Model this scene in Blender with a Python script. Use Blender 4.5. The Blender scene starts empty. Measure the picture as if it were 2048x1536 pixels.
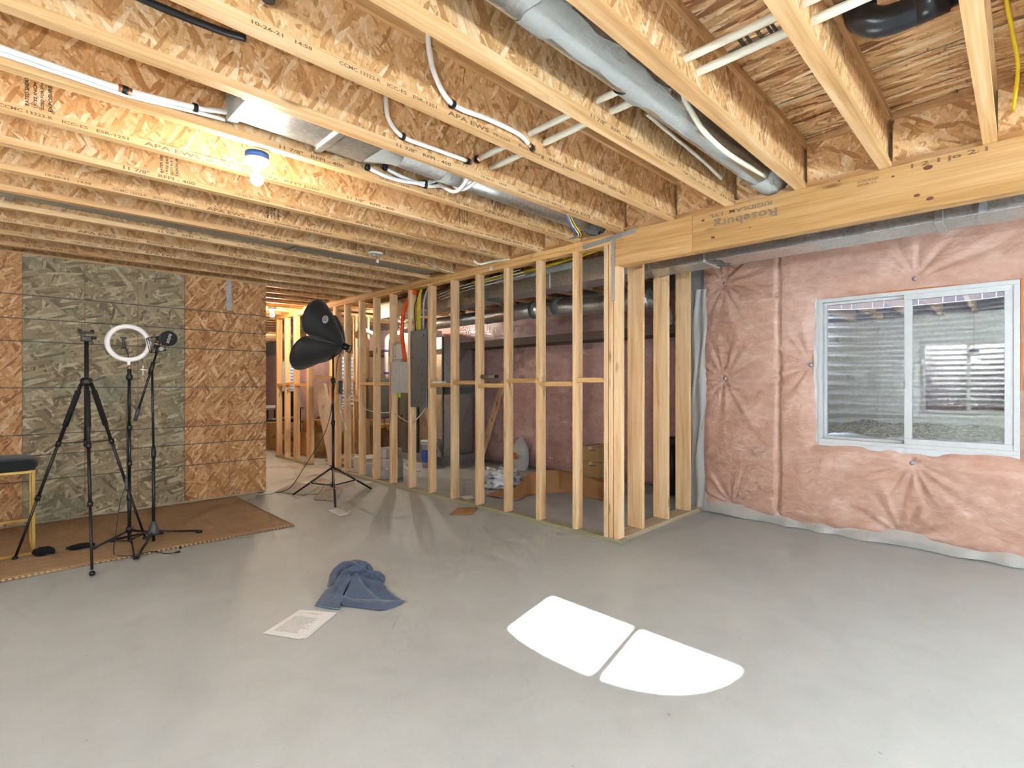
import bpy, bmesh, math, random
from mathutils import Vector, Matrix, noise
from math import sin, cos, pi, radians, exp, sqrt, atan2

random.seed(7)
S = bpy.context.scene
COL = S.collection

# ------------------------------------------------------------------ camera, world, sun, exposure
FPX, ALPHA, CX, CY, CAMH = 1031.0, radians(44.72), 1024.0, 768.0, 1.25
cam_d = bpy.data.cameras.new('camera')
cam_d.sensor_width = 36.0
cam_d.lens = 36.0 * FPX / 2048.0
cam_d.clip_start = 0.02
cam = bpy.data.objects.new('camera', cam_d)
cam.location = (0, 0, CAMH)
cam.rotation_euler = (pi / 2, 0, ALPHA - pi / 2)
COL.objects.link(cam)
S.camera = cam

world = bpy.data.worlds.new('sky')
S.world = world
world.use_nodes = True
bg = world.node_tree.nodes['Background']
bg.inputs[0].default_value = (0.70, 0.85, 1.0, 1)
bg.inputs[1].default_value = 6.0

sun_d = bpy.data.lights.new('sun', 'SUN')
sun_d.energy = 300.0
sun_d.angle = radians(0.6)
sun_d.color = (0.97, 0.98, 1.0)
sun = bpy.data.objects.new('sun', sun_d)
sun.rotation_euler = Vector((1.0, 0.215, -0.516)).to_track_quat('-Z', 'Y').to_euler()
sun.location = (-6, 0, 5)
COL.objects.link(sun)

S.view_settings.view_transform = 'Standard'
S.view_settings.look = 'None'
S.view_settings.gamma = 1.0
S.view_settings.use_curve_mapping = False
S.view_settings.exposure = 0.47
S.cycles.use_denoising = True
S.cycles.max_bounces = 5
S.cycles.diffuse_bounces = 3
S.cycles.use_adaptive_sampling = True
S.cycles.adaptive_threshold = 0.15
S.cycles.use_light_tree = False
S.cycles.adaptive_min_samples = 12
S.cycles.glossy_bounces = 3
S.cycles.transmission_bounces = 4
S.cycles.transparent_max_bounces = 12
S.cycles.sample_clamp_indirect = 25.0
S.cycles.caustics_reflective = False
S.cycles.caustics_refractive = False

BULB_W = dict(near=22.0, far=52.0, fill=150.0, utility=36.0)

# the photograph's geometry: a pixel on a known plane of the room -> a point in metres
_R = Vector((sin(ALPHA), -cos(ALPHA), 0)); _F = Vector((cos(ALPHA), sin(ALPHA), 0))
def at(px, py, ax, val):
    d = _F + _R * ((px - CX) / FPX) + Vector((0, 0, (CY - py) / FPX))
    c = Vector((0, 0, CAMH)); i = 'XYZ'.index(ax)
    return c + d * ((val - c[i]) / d[i])

# ------------------------------------------------------------------ node helpers
class NT:
    def __init__(s, name):
        m = bpy.data.materials.new(name); m.use_nodes = True
        s.m = m; s.t = m.node_tree; s.t.nodes.clear()
        s.out = s.n('ShaderNodeOutputMaterial')
    def n(s, typ, **kw):
        nd = s.t.nodes.new(typ)
        for k, v in kw.items(): setattr(nd, k, v)
        return nd
    def l(s, a, b): s.t.links.new(a, b)
    def put(s, sock, v):
        if hasattr(v, 'is_output') or hasattr(v, 'links'): s.l(v, sock)
        else: sock.default_value = v
    def math(s, op, a, b=None, c=None, clamp=False):
        nd = s.n('ShaderNodeMath', operation=op); nd.use_clamp = clamp
        s.put(nd.inputs[0], a)
        if b is not None: s.put(nd.inputs[1], b)
        if c is not None: s.put(nd.inputs[2], c)
        return nd.outputs[0]
    def vmath(s, op, a, b=None):
        nd = s.n('ShaderNodeVectorMath', operation=op); s.put(nd.inputs[0], a)
        if b is not None: s.put(nd.inputs[1], b)
        return nd.outputs[0]
    def mix(s, f, a, b, blend='MIX'):
        nd = s.n('ShaderNodeMix', data_type='RGBA', blend_type=blend)
        s.put(nd.inputs[0], f)
        for sk, v in ((nd.inputs[6], a), (nd.inputs[7], b)):
            if isinstance(v, tuple): v = (v[0], v[1], v[2], 1)
            s.put(sk, v)
        return nd.outputs[2]
    def ramp(s, f, stops, interp='LINEAR'):
        nd = s.n('ShaderNodeValToRGB'); nd.color_ramp.interpolation = interp
        e = nd.color_ramp.elements
        while len(e) < len(stops): e.new(0.5)
        for el, (p, c) in zip(e, stops):
            el.position = p
            el.color = (c, c, c, 1) if not isinstance(c, tuple) else (c[0], c[1], c[2], 1)
        s.l(f, nd.inputs[0]); return nd.outputs[0]
    def coords(s, rnd=True):
        tc = s.n('ShaderNodeTexCoord'); v = tc.outputs['Object']
        if rnd:
            oi = s.n('ShaderNodeObjectInfo')
            r = s.math('MULTIPLY', oi.outputs['Random'], 37.0)
            cb = s.n('ShaderNodeCombineXYZ'); s.l(r, cb.inputs[0]); s.l(s.math('MULTIPLY', r, 1.7), cb.inputs[1]); s.l(s.math('MULTIPLY', r, 2.3), cb.inputs[2])
            v = s.vmath('ADD', v, cb.outputs[0])
        return v
    def noise(s, v, scale, detail=3, rough=0.55, dist=0.0, dims='3D'):
        nd = s.n('ShaderNodeTexNoise', noise_dimensions=dims)
        s.l(v, nd.inputs['Vector']); nd.inputs['Scale'].default_value = scale; nd.inputs['Detail'].default_value = detail
        nd.inputs['Roughness'].default_value = rough; nd.inputs['Distortion'].default_value = dist
        return nd.outputs[0]
    def bump(s, h, strength=0.3, dist=0.01, normal=None):
        nd = s.n('ShaderNodeBump'); nd.inputs['Strength'].default_value = strength; nd.inputs['Distance'].default_value = dist
        s.l(h, nd.inputs['Height'])
        if normal is not None: s.l(normal, nd.inputs['Normal'])
        return nd.outputs[0]
    def pbr(s, col, rough=0.6, metal=0.0, normal=None, **kw):
        p = s.n('ShaderNodeBsdfPrincipled')
        if isinstance(col, tuple): col = (col[0], col[1], col[2], 1)
        s.put(p.inputs['Base Color'], col); s.put(p.inputs['Roughness'], rough); s.put(p.inputs['Metallic'], metal)
        if normal is not None: s.l(normal, p.inputs['Normal'])
        for k, v in kw.items(): s.put(p.inputs[k.replace('_', ' ')], v)
        s.l(p.outputs[0], s.out.inputs[0]); return p

def srgb(h):
    h = h.lstrip('#'); r = []
    for i in (0, 2, 4):
        c = int(h[i:i + 2], 16) / 255
        r.append(c / 12.92 if c <= 0.04045 else ((c + 0.055) / 1.055) ** 2.4)
    return tuple(r)

def plain(name, col, rough=0.6, metal=0.0, bump=0.0, bscale=60, **kw):
    t = NT(name); nrm = None
    v = t.coords()
    f = t.noise(v, bscale * 0.3, 3)
    c = t.mix(f, tuple(x * 0.88 for x in col), tuple(min(1, x * 1.08) for x in col))
    if bump >= 0.3: nrm = t.bump(t.noise(v, bscale, 3), bump, 0.004)
    t.pbr(c, rough, metal, nrm, **kw); return t.m

def lumber(name, light, mid, dark, axis='Z', rough=0.6):
    """sawn softwood: grain drawn out along one axis, a few knots"""
    t = NT(name); v = t.coords()
    mp = t.n('ShaderNodeMapping'); sc = [14.0, 14.0, 14.0]; sc['XYZ'.index(axis)] = 0.75
    mp.inputs['Scale'].default_value = sc; t.l(v, mp.inputs['Vector'])
    big = t.noise(mp.outputs[0], 1.0, 3, 0.6, 0.6)
    mp2 = t.n('ShaderNodeMapping'); s2 = [90.0, 90.0, 90.0]; s2['XYZ'.index(axis)] = 2.5
    mp2.inputs['Scale'].default_value = s2; t.l(v, mp2.inputs['Vector'])
    fine = t.noise(mp2.outputs[0], 1.0, 2, 0.5, 0.2)
    g = t.math('ADD', t.math('MULTIPLY', big, 0.7), t.math('MULTIPLY', fine, 0.3))
    c = t.ramp(g, [(0.30, dark), (0.46, mid), (0.62, light)])
    mp3 = t.n('ShaderNodeMapping'); s3 = [9.0, 9.0, 9.0]; s3['XYZ'.index(axis)] = 2.6
    mp3.inputs['Scale'].default_value = s3; t.l(v, mp3.inputs['Vector'])
    vo = t.n('ShaderNodeTexVoronoi'); t.l(mp3.outputs[0], vo.inputs['Vector']); vo.inputs['Scale'].default_value = 1.0
    k = t.ramp(vo.outputs['Distance'], [(0.05, 1.0), (0.16, 0.0)])
    sel = t.n('ShaderNodeSeparateColor'); t.l(vo.outputs['Color'], sel.inputs[0])
    k = t.math('MULTIPLY', k, t.math('GREATER_THAN', sel.outputs[0], 0.55))
    c = t.mix(t.math('MULTIPLY', k, 0.75), c, tuple(x * 0.45 for x in dark))
    oi = t.n('ShaderNodeObjectInfo')
    tint = t.math('ADD', t.math('MULTIPLY', oi.outputs['Random'], 0.16), 0.92)
    cb = t.n('ShaderNodeCombineColor'); t.l(tint, cb.inputs[0]); t.l(tint, cb.inputs[1]); t.l(t.math('MULTIPLY', tint, 0.98), cb.inputs[2])
    c = t.mix(1.0, c, cb.outputs[0], 'MULTIPLY')
    t.pbr(c, rough, 0); return t.m

def osb(name, plane, pal, angs, lng=7.0, wid=26.0, lines=None, vlines=None, stain=None, seed=0.0, rough=0.62):
    """oriented strand board: overlapping layers of long cells turned at different angles"""
    t = NT(name); v = t.coords()
    sp = t.n('ShaderNodeSeparateXYZ'); t.l(v, sp.inputs[0])
    a, b = sp.outputs['XYZ'.index(plane[0])], sp.outputs['XYZ'.index(plane[1])]
    cb = t.n('ShaderNodeCombineXYZ'); t.l(a, cb.inputs[0]); t.l(b, cb.inputs[1])
    base = t.vmath('ADD', cb.outputs[0], (seed * 3.1, seed * 1.7, 0.0))
    wob = t.n('ShaderNodeTexNoise', noise_dimensions='2D'); t.l(base, wob.inputs['Vector']); wob.inputs['Scale'].default_value = 9.0; wob.inputs['Detail'].default_value = 1.0
    base2 = t.vmath('ADD', base, t.vmath('MULTIPLY', t.vmath('SUBTRACT', wob.outputs[1], (0.5, 0.5, 0.5)), (0.012, 0.012, 0.0)))
    col = None; hgt = None
    for i, ang in enumerate(angs):
        mp = t.n('ShaderNodeMapping', vector_type='TEXTURE')
        mp.inputs['Rotation'].default_value = (0, 0, radians(ang)); mp.inputs['Location'].default_value = (i * 1.37, i * 2.71, 0)
        k = (1.35, 0.75, 1.05, 0.6, 0.9)[i % 5]
        mp.inputs['Scale'].default_value = (1.0 / (lng * k), 1.0 / (wid * k), 1)
        t.l(base2, mp.inputs['Vector'])
        vo = t.n('ShaderNodeTexVoronoi', voronoi_dimensions='2D', distance='EUCLIDEAN'); vo.inputs['Scale'].default_value = 1.0
        t.l(mp.outputs[0], vo.inputs['Vector'])
        sc = t.n('ShaderNodeSeparateColor'); t.l(vo.outputs['Color'], sc.inputs[0])
        tone = t.ramp(sc.outputs[0], [(0.0, pal[0]), (0.25, pal[1]), (0.55, pal[2]), (0.85, pal[3]), (1.0, pal[4])])
        edge = t.ramp(vo.outputs['Distance'], [(0.30, 1.0), (0.9, 0.88)])  # strand rims darkened, a slight shadow painted between flakes
        tone = t.mix(1.0, tone, edge, 'MULTIPLY')
        if col is None: col = tone; hgt = sc.outputs[1]
        else:
            m = t.math('GREATER_THAN', sc.outputs[1], 0.56)
            m = t.math('MULTIPLY', m, t.math('LESS_THAN', vo.outputs['Distance'], 0.62))
            col = t.mix(m, col, tone); hgt = t.math('ADD', t.math('MULTIPLY', hgt, t.math('SUBTRACT', 1.0, m)), t.math('MULTIPLY', m, sc.outputs[2]))
    mpf = t.n('ShaderNodeMapping'); mpf.inputs['Scale'].default_value = (60, 22, 1); mpf.inputs['Rotation'].default_value = (0, 0, radians(angs[0] + 20)); t.l(base, mpf.inputs['Vector'])
    fib = t.n('ShaderNodeTexNoise', noise_dimensions='2D'); t.l(mpf.outputs[0], fib.inputs['Vector']); fib.inputs['Scale'].default_value = 2.0; fib.inputs['Detail'].default_value = 3.0
    col = t.mix(1.0, col, t.ramp(fib.outputs[0], [(0.3, 0.90), (0.7, 1.12)]), 'MULTIPLY')
    # dark chips
    mpc = t.n('ShaderNodeMapping'); mpc.inputs['Scale'].default_value = (24, 70, 1); mpc.inputs['Rotation'].default_value = (0, 0, radians(angs[-1] - 30)); t.l(base, mpc.inputs['Vector'])
    ch = t.n('ShaderNodeTexVoronoi', voronoi_dimensions='2D'); ch.inputs['Scale'].default_value = 1.0; t.l(mpc.outputs[0], ch.inputs['Vector'])
    chs = t.n('ShaderNodeSeparateColor'); t.l(ch.outputs['Color'], chs.inputs[0])
    cm = t.math('MULTIPLY', t.math('LESS_THAN', ch.outputs['Distance'], t.math('MULTIPLY', chs.outputs[1], 0.34)), t.math('GREATER_THAN', chs.outputs[0], 0.86))
    col = t.mix(t.math('MULTIPLY', cm, 0.35), col, tuple(x * 0.35 for x in pal[0]))
    tc = t.n('ShaderNodeTexCoord'); so = t.n('ShaderNodeSeparateXYZ'); t.l(tc.outputs['Object'], so.inputs[0])
    if stain:
        st = t.noise(v, 2.2, 4, 0.6)
        col = t.mix(t.ramp(st, [(0.52, 0.0), (0.74, 0.62)]), col, stain)
    for zs, axis, c, w in ((lines or [], plane[1], (0.05, 0.06, 0.05), 0.0045), (vlines or [], plane[0], (0.33, 0.10, 0.05), 0.0028)):
        m = None
        for z in zs:
            q = t.math('LESS_THAN', t.math('ABSOLUTE', t.math('SUBTRACT', so.outputs['XYZ'.index(axis)], z)), w)
            m = q if m is None else t.math('MAXIMUM', m, q)
        if m is not None: col = t.mix(t.math('MULTIPLY', m, 0.88), col, c)
    t.pbr(col, rough, 0); return t.m

# ------------------------------------------------------------------ materials
M = {}
PAL = [srgb('b98450'), srgb('d3a26a'), srgb('e0b47e'), srgb('e9c392'), srgb('f2d8b2')]
PALW = [srgb('9a6236'), srgb('bd8450'), srgb('cd9862'), srgb('dbac78'), srgb('eac79c')]
PALG = [srgb('6e5e45'), srgb('8f7e60'), srgb('a19071'), srgb('b5a585'), srgb('cdbf9e')]
PALF = [srgb('8f5d3c'), srgb('c0905f'), srgb('d8b07c'), srgb('e6c598'), srgb('f6e4c4')]
ZL = [0.385, 0.61, 0.797, 1.216, 1.628, 1.83, 2.04]
M['web'] = osb('osb_joist_web', 'XZ', PAL, (80, 25, -40, 118, 62), 9.5, 62.0)
M['blockweb'] = osb('osb_blocking', 'YZ', PAL, (70, 10, -40, 115, 40), 8.5, 52.0, seed=3)
M['subfloor'] = osb('osb_subfloor', 'XY', PALF, (90, 80, 99, 87), 7.0, 46.0, seed=5)
M['osb_orange'] = osb('osb_wall_orange', 'XZ', PALW, (30, -20, 75, 120, 52), 9.5, 52.0, ZL, [1.862], seed=7)
M['osb_green'] = osb('osb_wall_weathered', 'XZ', PALG, (40, -30, 80, 125, 15), 8.5, 46.0, ZL, [0.62, 1.03], stain=srgb('7f8d78'), seed=9)
M['stud'] = lumber('sawn_pine_upright', srgb('efd2a9'), srgb('e3bb8c'), srgb('c99563'), 'Z')
M['platey'] = lumber('sawn_pine_along_y', srgb('dfb87e'), srgb('cf9f62'), srgb('b07b42'), 'Y')
M['platex'] = lumber('sawn_pine_along_x', srgb('e2bd86'), srgb('d2a66c'), srgb('b58350'), 'X')
M['flange'] = lumber('joist_flange_veneer', srgb('e6c496'), srgb('d5a974'), srgb('b98a58'), 'X')
M['flangey'] = lumber('block_flange_veneer', srgb('d8b184'), srgb('c5945f'), srgb('a67445'), 'Y')
M['treated'] = lumber('treated_sill_lumber', srgb('b9ad90'), srgb('a79f85'), srgb('8a8a70'), 'Y', 0.75)
M['treatedx'] = lumber('treated_sill_lumber_x', srgb('cbb79a'), srgb('b5a488'), srgb('968a70'), 'X', 0.75)
M['beam'] = lumber('laminated_beam', srgb('cda573'), srgb('bd925a'), srgb('9f733f'), 'Y')
M['galv'] = None

def galv(name, col, rough, metal=0.9):
    t = NT(name); v = t.coords()
    vo = t.n('ShaderNodeTexVoronoi'); t.l(v, vo.inputs['Vector']); vo.inputs['Scale'].default_value = 55
    s = t.n('ShaderNodeSeparateColor'); t.l(vo.outputs['Color'], s.inputs[0])
    c = t.mix(s.outputs[0], tuple(x * 0.86 for x in col), tuple(min(1, x * 1.08) for x in col))
    r = t.math('ADD', t.math('MULTIPLY', t.noise(v, 4, 3), 0.22), rough - 0.1)
    t.pbr(c, r, metal); return t.m
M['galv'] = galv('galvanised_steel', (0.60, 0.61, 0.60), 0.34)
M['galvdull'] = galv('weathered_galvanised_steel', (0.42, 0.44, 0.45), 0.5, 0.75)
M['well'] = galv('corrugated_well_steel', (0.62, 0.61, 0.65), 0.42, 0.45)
M['litwell'] = galv('lit_look_well_steel', (0.80, 0.83, 0.86), 0.5, 0.1)  # well steel lightened so the far wells look brightly lit
M['mastic'] = plain('grey_duct_mastic', srgb('a9aca8'), 0.75, 0, 0.5, 40)
M['mastic_dark'] = plain('dark_duct_mastic', srgb('6d706c'), 0.8, 0, 0.5, 40)
M['black'] = plain('black_plastic', (0.009, 0.009, 0.010), 0.45)
M['blackmetal'] = plain('black_painted_metal', (0.012, 0.013, 0.015), 0.34, 0.2)
M['foam'] = plain('black_foam_grip', (0.011, 0.011, 0.012), 0.9, 0, 0.4, 200)
M['greymetal'] = plain('dark_grey_anodised', (0.030, 0.026, 0.024), 0.4, 0.4)
M['abs'] = plain('black_abs_pipe', (0.02, 0.022, 0.027), 0.28)
M['fabric'] = plain('black_nylon', (0.012, 0.012, 0.013), 0.6, 0, 0.3, 300, Sheen_Weight=0.25)
M['fur'] = plain('black_fur', (0.006, 0.006, 0.007), 1.0, 0, 0.6, 300)
M['velvet'] = plain('black_velvet', (0.006, 0.010, 0.010), 0.95, 0, 0, 60, Sheen_Weight=0.15)
M['gold'] = plain('brushed_gold', (0.50, 0.31, 0.08), 0.34, 0.7)
M['white'] = plain('white_vinyl', (0.62, 0.62, 0.62), 0.38)
M['pex'] = plain('white_pex', (0.80, 0.79, 0.75), 0.35)
M['pexcream'] = plain('cream_pex', (0.78, 0.76, 0.62), 0.38)
M['copper'] = plain('copper_ring', (0.62, 0.28, 0.14), 0.35, 0.9)
M['yellow'] = plain('yellow_cable', (0.80, 0.60, 0.02), 0.45)
M['orange'] = plain('orange_conduit', (0.85, 0.09, 0.01), 0.45)
M['greycond'] = plain('grey_conduit', (0.42, 0.43, 0.44), 0.5)
M['blue'] = plain('blue_outlet_box', (0.03, 0.12, 0.42), 0.45)
M['bluec'] = plain('blue_cable', (0.02, 0.12, 0.35), 0.45)
M['whitecable'] = plain('white_cable', (0.72, 0.72, 0.70), 0.5)
M['redcable'] = plain('red_cable', (0.55, 0.05, 0.03), 0.5)
M['cardboard'] = plain('cardboard', srgb('b08a5c'), 0.85, 0, 0.15, 90)
M['cardboard_pale'] = plain('pale_cardboard', srgb('d4c4ae'), 0.8, 0, 0.1, 90)
M['kraft'] = plain('kraft_paper', srgb('a9784c'), 0.8, 0, 0.35, 14)
M['tape'] = plain('packing_tape', srgb('cfc0a2'), 0.4)
M['paper'] = plain('white_paper', (0.80, 0.79, 0.77), 0.8)
M['ink'] = plain('grey_print', (0.25, 0.23, 0.24), 0.8)
M['inkred'] = plain('red_print', (0.50, 0.22, 0.2), 0.8)
M['stampink'] = plain('brown_stamp_ink', (0.22, 0.12, 0.06), 0.8)
M['greyink'] = plain('grey_stamp_ink', (0.26, 0.19, 0.12), 0.8)
M['knot'] = plain('wood_knot', (0.16, 0.055, 0.03), 0.7)
M['blackink'] = plain('black_stamp_ink', (0.05, 0.04, 0.03), 0.8)
M['panelgrey'] = plain('grey_steel_enclosure', (0.155, 0.175, 0.19), 0.42, 0.3)
M['panelwhite'] = plain('pale_grey_enclosure', (0.55, 0.57, 0.58), 0.45)
M['heater'] = plain('taupe_enamel', (0.175, 0.15, 0.125), 0.4, 0.2)
M['furnace'] = plain('brown_grey_enamel', (0.16, 0.145, 0.125), 0.45, 0.2)
M['furnaceblue'] = plain('slate_enamel', (0.10, 0.12, 0.15), 0.5, 0.2)
M['pvc'] = plain('grey_white_pvc', (0.52, 0.47, 0.43), 0.4)
M['purple'] = plain('purple_primer', (0.10, 0.06, 0.22), 0.5)
M['green'] = plain('lime_sticker', (0.35, 0.85, 0.02), 0.5)
M['concreteblock'] = plain('grey_concrete', (0.30, 0.30, 0.29), 0.9, 0, 0.3, 30)
M['darkconcrete'] = plain('dark_brown_concrete', (0.28, 0.22, 0.19), 0.9, 0, 0.3, 30)  # darker and browner than the grey concrete
M['orangefoam'] = plain('orange_spray_foam', (0.65, 0.20, 0.05), 0.85, 0, 0.8, 50)
M['chargrey'] = plain('charcoal_plastic', (0.05, 0.055, 0.06), 0.5)
M['bagwhite'] = plain('white_woven_sack', (0.55, 0.54, 0.53), 0.6, 0, 0.4, 25)
M['bluelabel'] = plain('blue_label', (0.04, 0.12, 0.45), 0.5)
M['plasticbag'] = plain('crumpled_white_plastic', (0.72, 0.73, 0.76), 0.35, 0, 0.6, 18)
M['dropcloth'] = plain('grey_paper_sheet', srgb('b3aa9f'), 0.8, 0, 0.3, 16)
M['porcelain'] = plain('white_porcelain', (0.82, 0.82, 0.80), 0.3)
M['ledwhite'] = plain('frosted_white_diffuser', (0.84, 0.81, 0.80), 0.28)
M['whiteface'] = plain('white_bounce_facing', (0.74, 0.76, 0.78), 0.6, 0, 0.3, 8)  # white chosen for the unseen walls to bounce neutral fill light
M['fencewood'] = plain('grey_fence_board', srgb('8d8084'), 0.85, 0, 0.4, 30)
M['dirt'] = plain('outdoor_soil', (0.16, 0.12, 0.09), 0.95, 0, 0.5, 20)

def m_floor():
    t = NT('concrete_floor'); v = t.coords(False)
    a = t.noise(v, 0.8, 5, 0.62, 0.5); b = t.noise(v, 6.0, 4, 0.6, 0.3); f = t.noise(v, 70.0, 2)
    g = t.math('ADD', t.math('ADD', t.math('MULTIPLY', a, 0.55), t.math('MULTIPLY', b, 0.3)), t.math('MULTIPLY', f, 0.15))
    c = t.ramp(g, [(0.30, (0.39, 0.398, 0.386)), (0.5, (0.46, 0.468, 0.456)), (0.70, (0.52, 0.527, 0.515))])
    sp = t.noise(v, 28.0, 1); c = t.mix(t.math('MULTIPLY', t.math('GREATER_THAN', sp, 0.79), 0.5), c, (0.2, 0.18, 0.16))
    t.pbr(c, t.math('ADD', t.math('MULTIPLY', b, 0.25), 0.42), 0); return t.m
M['floor'] = m_floor()

def m_pink(name, c0, c1, c2):
    t = NT(name); v = t.coords(False)
    mp = t.n('ShaderNodeMapping'); mp.inputs['Scale'].default_value = (1, 1, 1.7); t.l(v, mp.inputs['Vector'])
    a = t.noise(mp.outputs[0], 2.3, 5, 0.6, 0.8); b = t.noise(mp.outputs[0], 11.0, 4, 0.65, 0.4)
    g = t.math('ADD', t.math('MULTIPLY', a, 0.6), t.math('MULTIPLY', b, 0.4))
    c = t.ramp(g, [(0.33, c0), (0.5, c1), (0.66, c2)])
    wr = t.noise(mp.outputs[0], 5.0, 4, 0.55, 2.2)
    t.pbr(c, 0.5, 0, t.bump(wr, 0.28, 0.025), Coat_Weight=0.35, Coat_Roughness=0.28); return t.m
M['pink'] = m_pink('pink_insulation', srgb('b98a76'), srgb('c59a87'), srgb('d5b3a4'))
M['pinkd'] = m_pink('dusky_pink_insulation', srgb('b58a84'), srgb('c39c95'), srgb('d2b2ac'))

def m_sheet(name, col, opac, rough=0.25):
    t = NT(name); v = t.coords()
    d = t.n('ShaderNodeBsdfPrincipled'); d.inputs['Base Color'].default_value = (*col, 1); d.inputs['Roughness'].default_value = rough
    t.l(t.bump(t.noise(v, 9, 4, 0.6, 1.0), 0.5, 0.02), d.inputs['Normal'])
    tr = t.n('ShaderNodeBsdfTransparent'); mx = t.n('ShaderNodeMixShader'); mx.inputs[0].default_value = opac
    t.l(tr.outputs[0], mx.inputs[1]); t.l(d.outputs[0], mx.inputs[2]); t.l(mx.outputs[0], t.out.inputs[0]); return t.m
M['poly'] = m_sheet('clear_poly_sheet', (0.72, 0.70, 0.66), 0.55)
M['polyw'] = m_sheet('white_poly_sheet', (0.75, 0.77, 0.80), 0.85)
M['polybag'] = m_sheet('thin_poly_bag', (0.70, 0.66, 0.62), 0.6)

def m_glass(name='window_glass', k=3.2):
    t = NT(name)
    tr = t.n('ShaderNodeBsdfTransparent'); tr.inputs[0].default_value = (0.97, 0.96, 0.98, 1)
    gl = t.n('ShaderNodeBsdfGlossy'); gl.inputs['Roughness'].default_value = 0.0; gl.inputs['Color'].default_value = (0.93, 1.0, 0.86, 1)
    fr = t.n('ShaderNodeFresnel'); fr.inputs[0].default_value = 1.52
    mx = t.n('ShaderNodeMixShader'); t.l(t.math('MULTIPLY', fr.outputs[0], k, clamp=True), mx.inputs[0])
    t.l(tr.outputs[0], mx.inputs[1]); t.l(gl.outputs[0], mx.inputs[2]); t.l(mx.outputs[0], t.out.inputs[0]); return t.m
M['glass'] = m_glass()
M['glassfar'] = m_glass('plain_window_glass', 0.6)

def m_gravel():
    t = NT('gravel'); v = t.coords(False)
    vo = t.n('ShaderNodeTexVoronoi'); vo.inputs['Scale'].default_value = 60; t.l(v, vo.inputs['Vector'])
    s = t.n('ShaderNodeSeparateColor'); t.l(vo.outputs['Color'], s.inputs[0])
    c = t.ramp(s.outputs[0], [(0, (0.10, 0.075, 0.07)), (0.5, (0.24, 0.17, 0.15)), (1, (0.42, 0.35, 0.32))])
    t.pbr(c, 0.95, 0, t.bump(vo.outputs['Distance'], 0.8, 0.02)); return t.m
M['gravel'] = m_gravel()

def m_rug():
    t = NT('jute_weave'); v = t.coords(False)
    sp = t.n('ShaderNodeSeparateXYZ'); t.l(v, sp.inputs[0])
    wx = t.math('SINE', t.math('MULTIPLY', sp.outputs[0], 2 * pi / 0.030)); wy = t.math('SINE', t.math('MULTIPLY', sp.outputs[1], 2 * pi / 0.022))
    w = t.math('ADD', t.math('MULTIPLY', t.math('MULTIPLY', wx, wy), 0.5), 0.5)
    n1 = t.noise(v, 3.0, 4, 0.6); mp = t.n('ShaderNodeMapping'); mp.inputs['Scale'].default_value = (2, 40, 1); t.l(v, mp.inputs['Vector'])
    n2 = t.noise(mp.outputs[0], 1.0, 2)
    g = t.math('ADD', t.math('MULTIPLY', w, 0.60), t.math('ADD', t.math('MULTIPLY', n1, 0.15), t.math('MULTIPLY', n2, 0.25)))
    c = t.ramp(g, [(0.25, srgb('74553a')), (0.5, srgb('b08a62')), (0.75, srgb('dcbc94'))])
    t.pbr(c, 0.9, 0, t.bump(w, 0.7, 0.006)); return t.m
M['rug'] = m_rug()

def m_towel():
    t = NT('blue_terry'); v = t.coords(False)
    n = t.noise(v, 160, 2); n2 = t.noise(v, 9, 3)
    c = t.mix(n2, srgb('333d50'), srgb('4a566e')); c = t.mix(t.math('MULTIPLY', n, 0.25), c, srgb('66718a'))
    t.pbr(c, 0.95, 0, t.bump(n, 0.5, 0.004), Sheen_Weight=0.3); return t.m
M['towel'] = m_towel()

def m_emit(name, col, s):
    t = NT(name); e = t.n('ShaderNodeEmission'); e.inputs[0].default_value = (*col, 1); e.inputs[1].default_value = s
    t.l(e.outputs[0], t.out.inputs[0]); return t.m
M['bulb'] = m_emit('lit_bulb', (1.0, 0.90, 0.74), 28.0)
M['bulbwarm'] = m_emit('lit_warm_bulb', (1.0, 0.80, 0.50), 24.0)
M['utility'] = m_emit('lit_utility_lamp', (1.0, 0.82, 0.55), 12.0)

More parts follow.
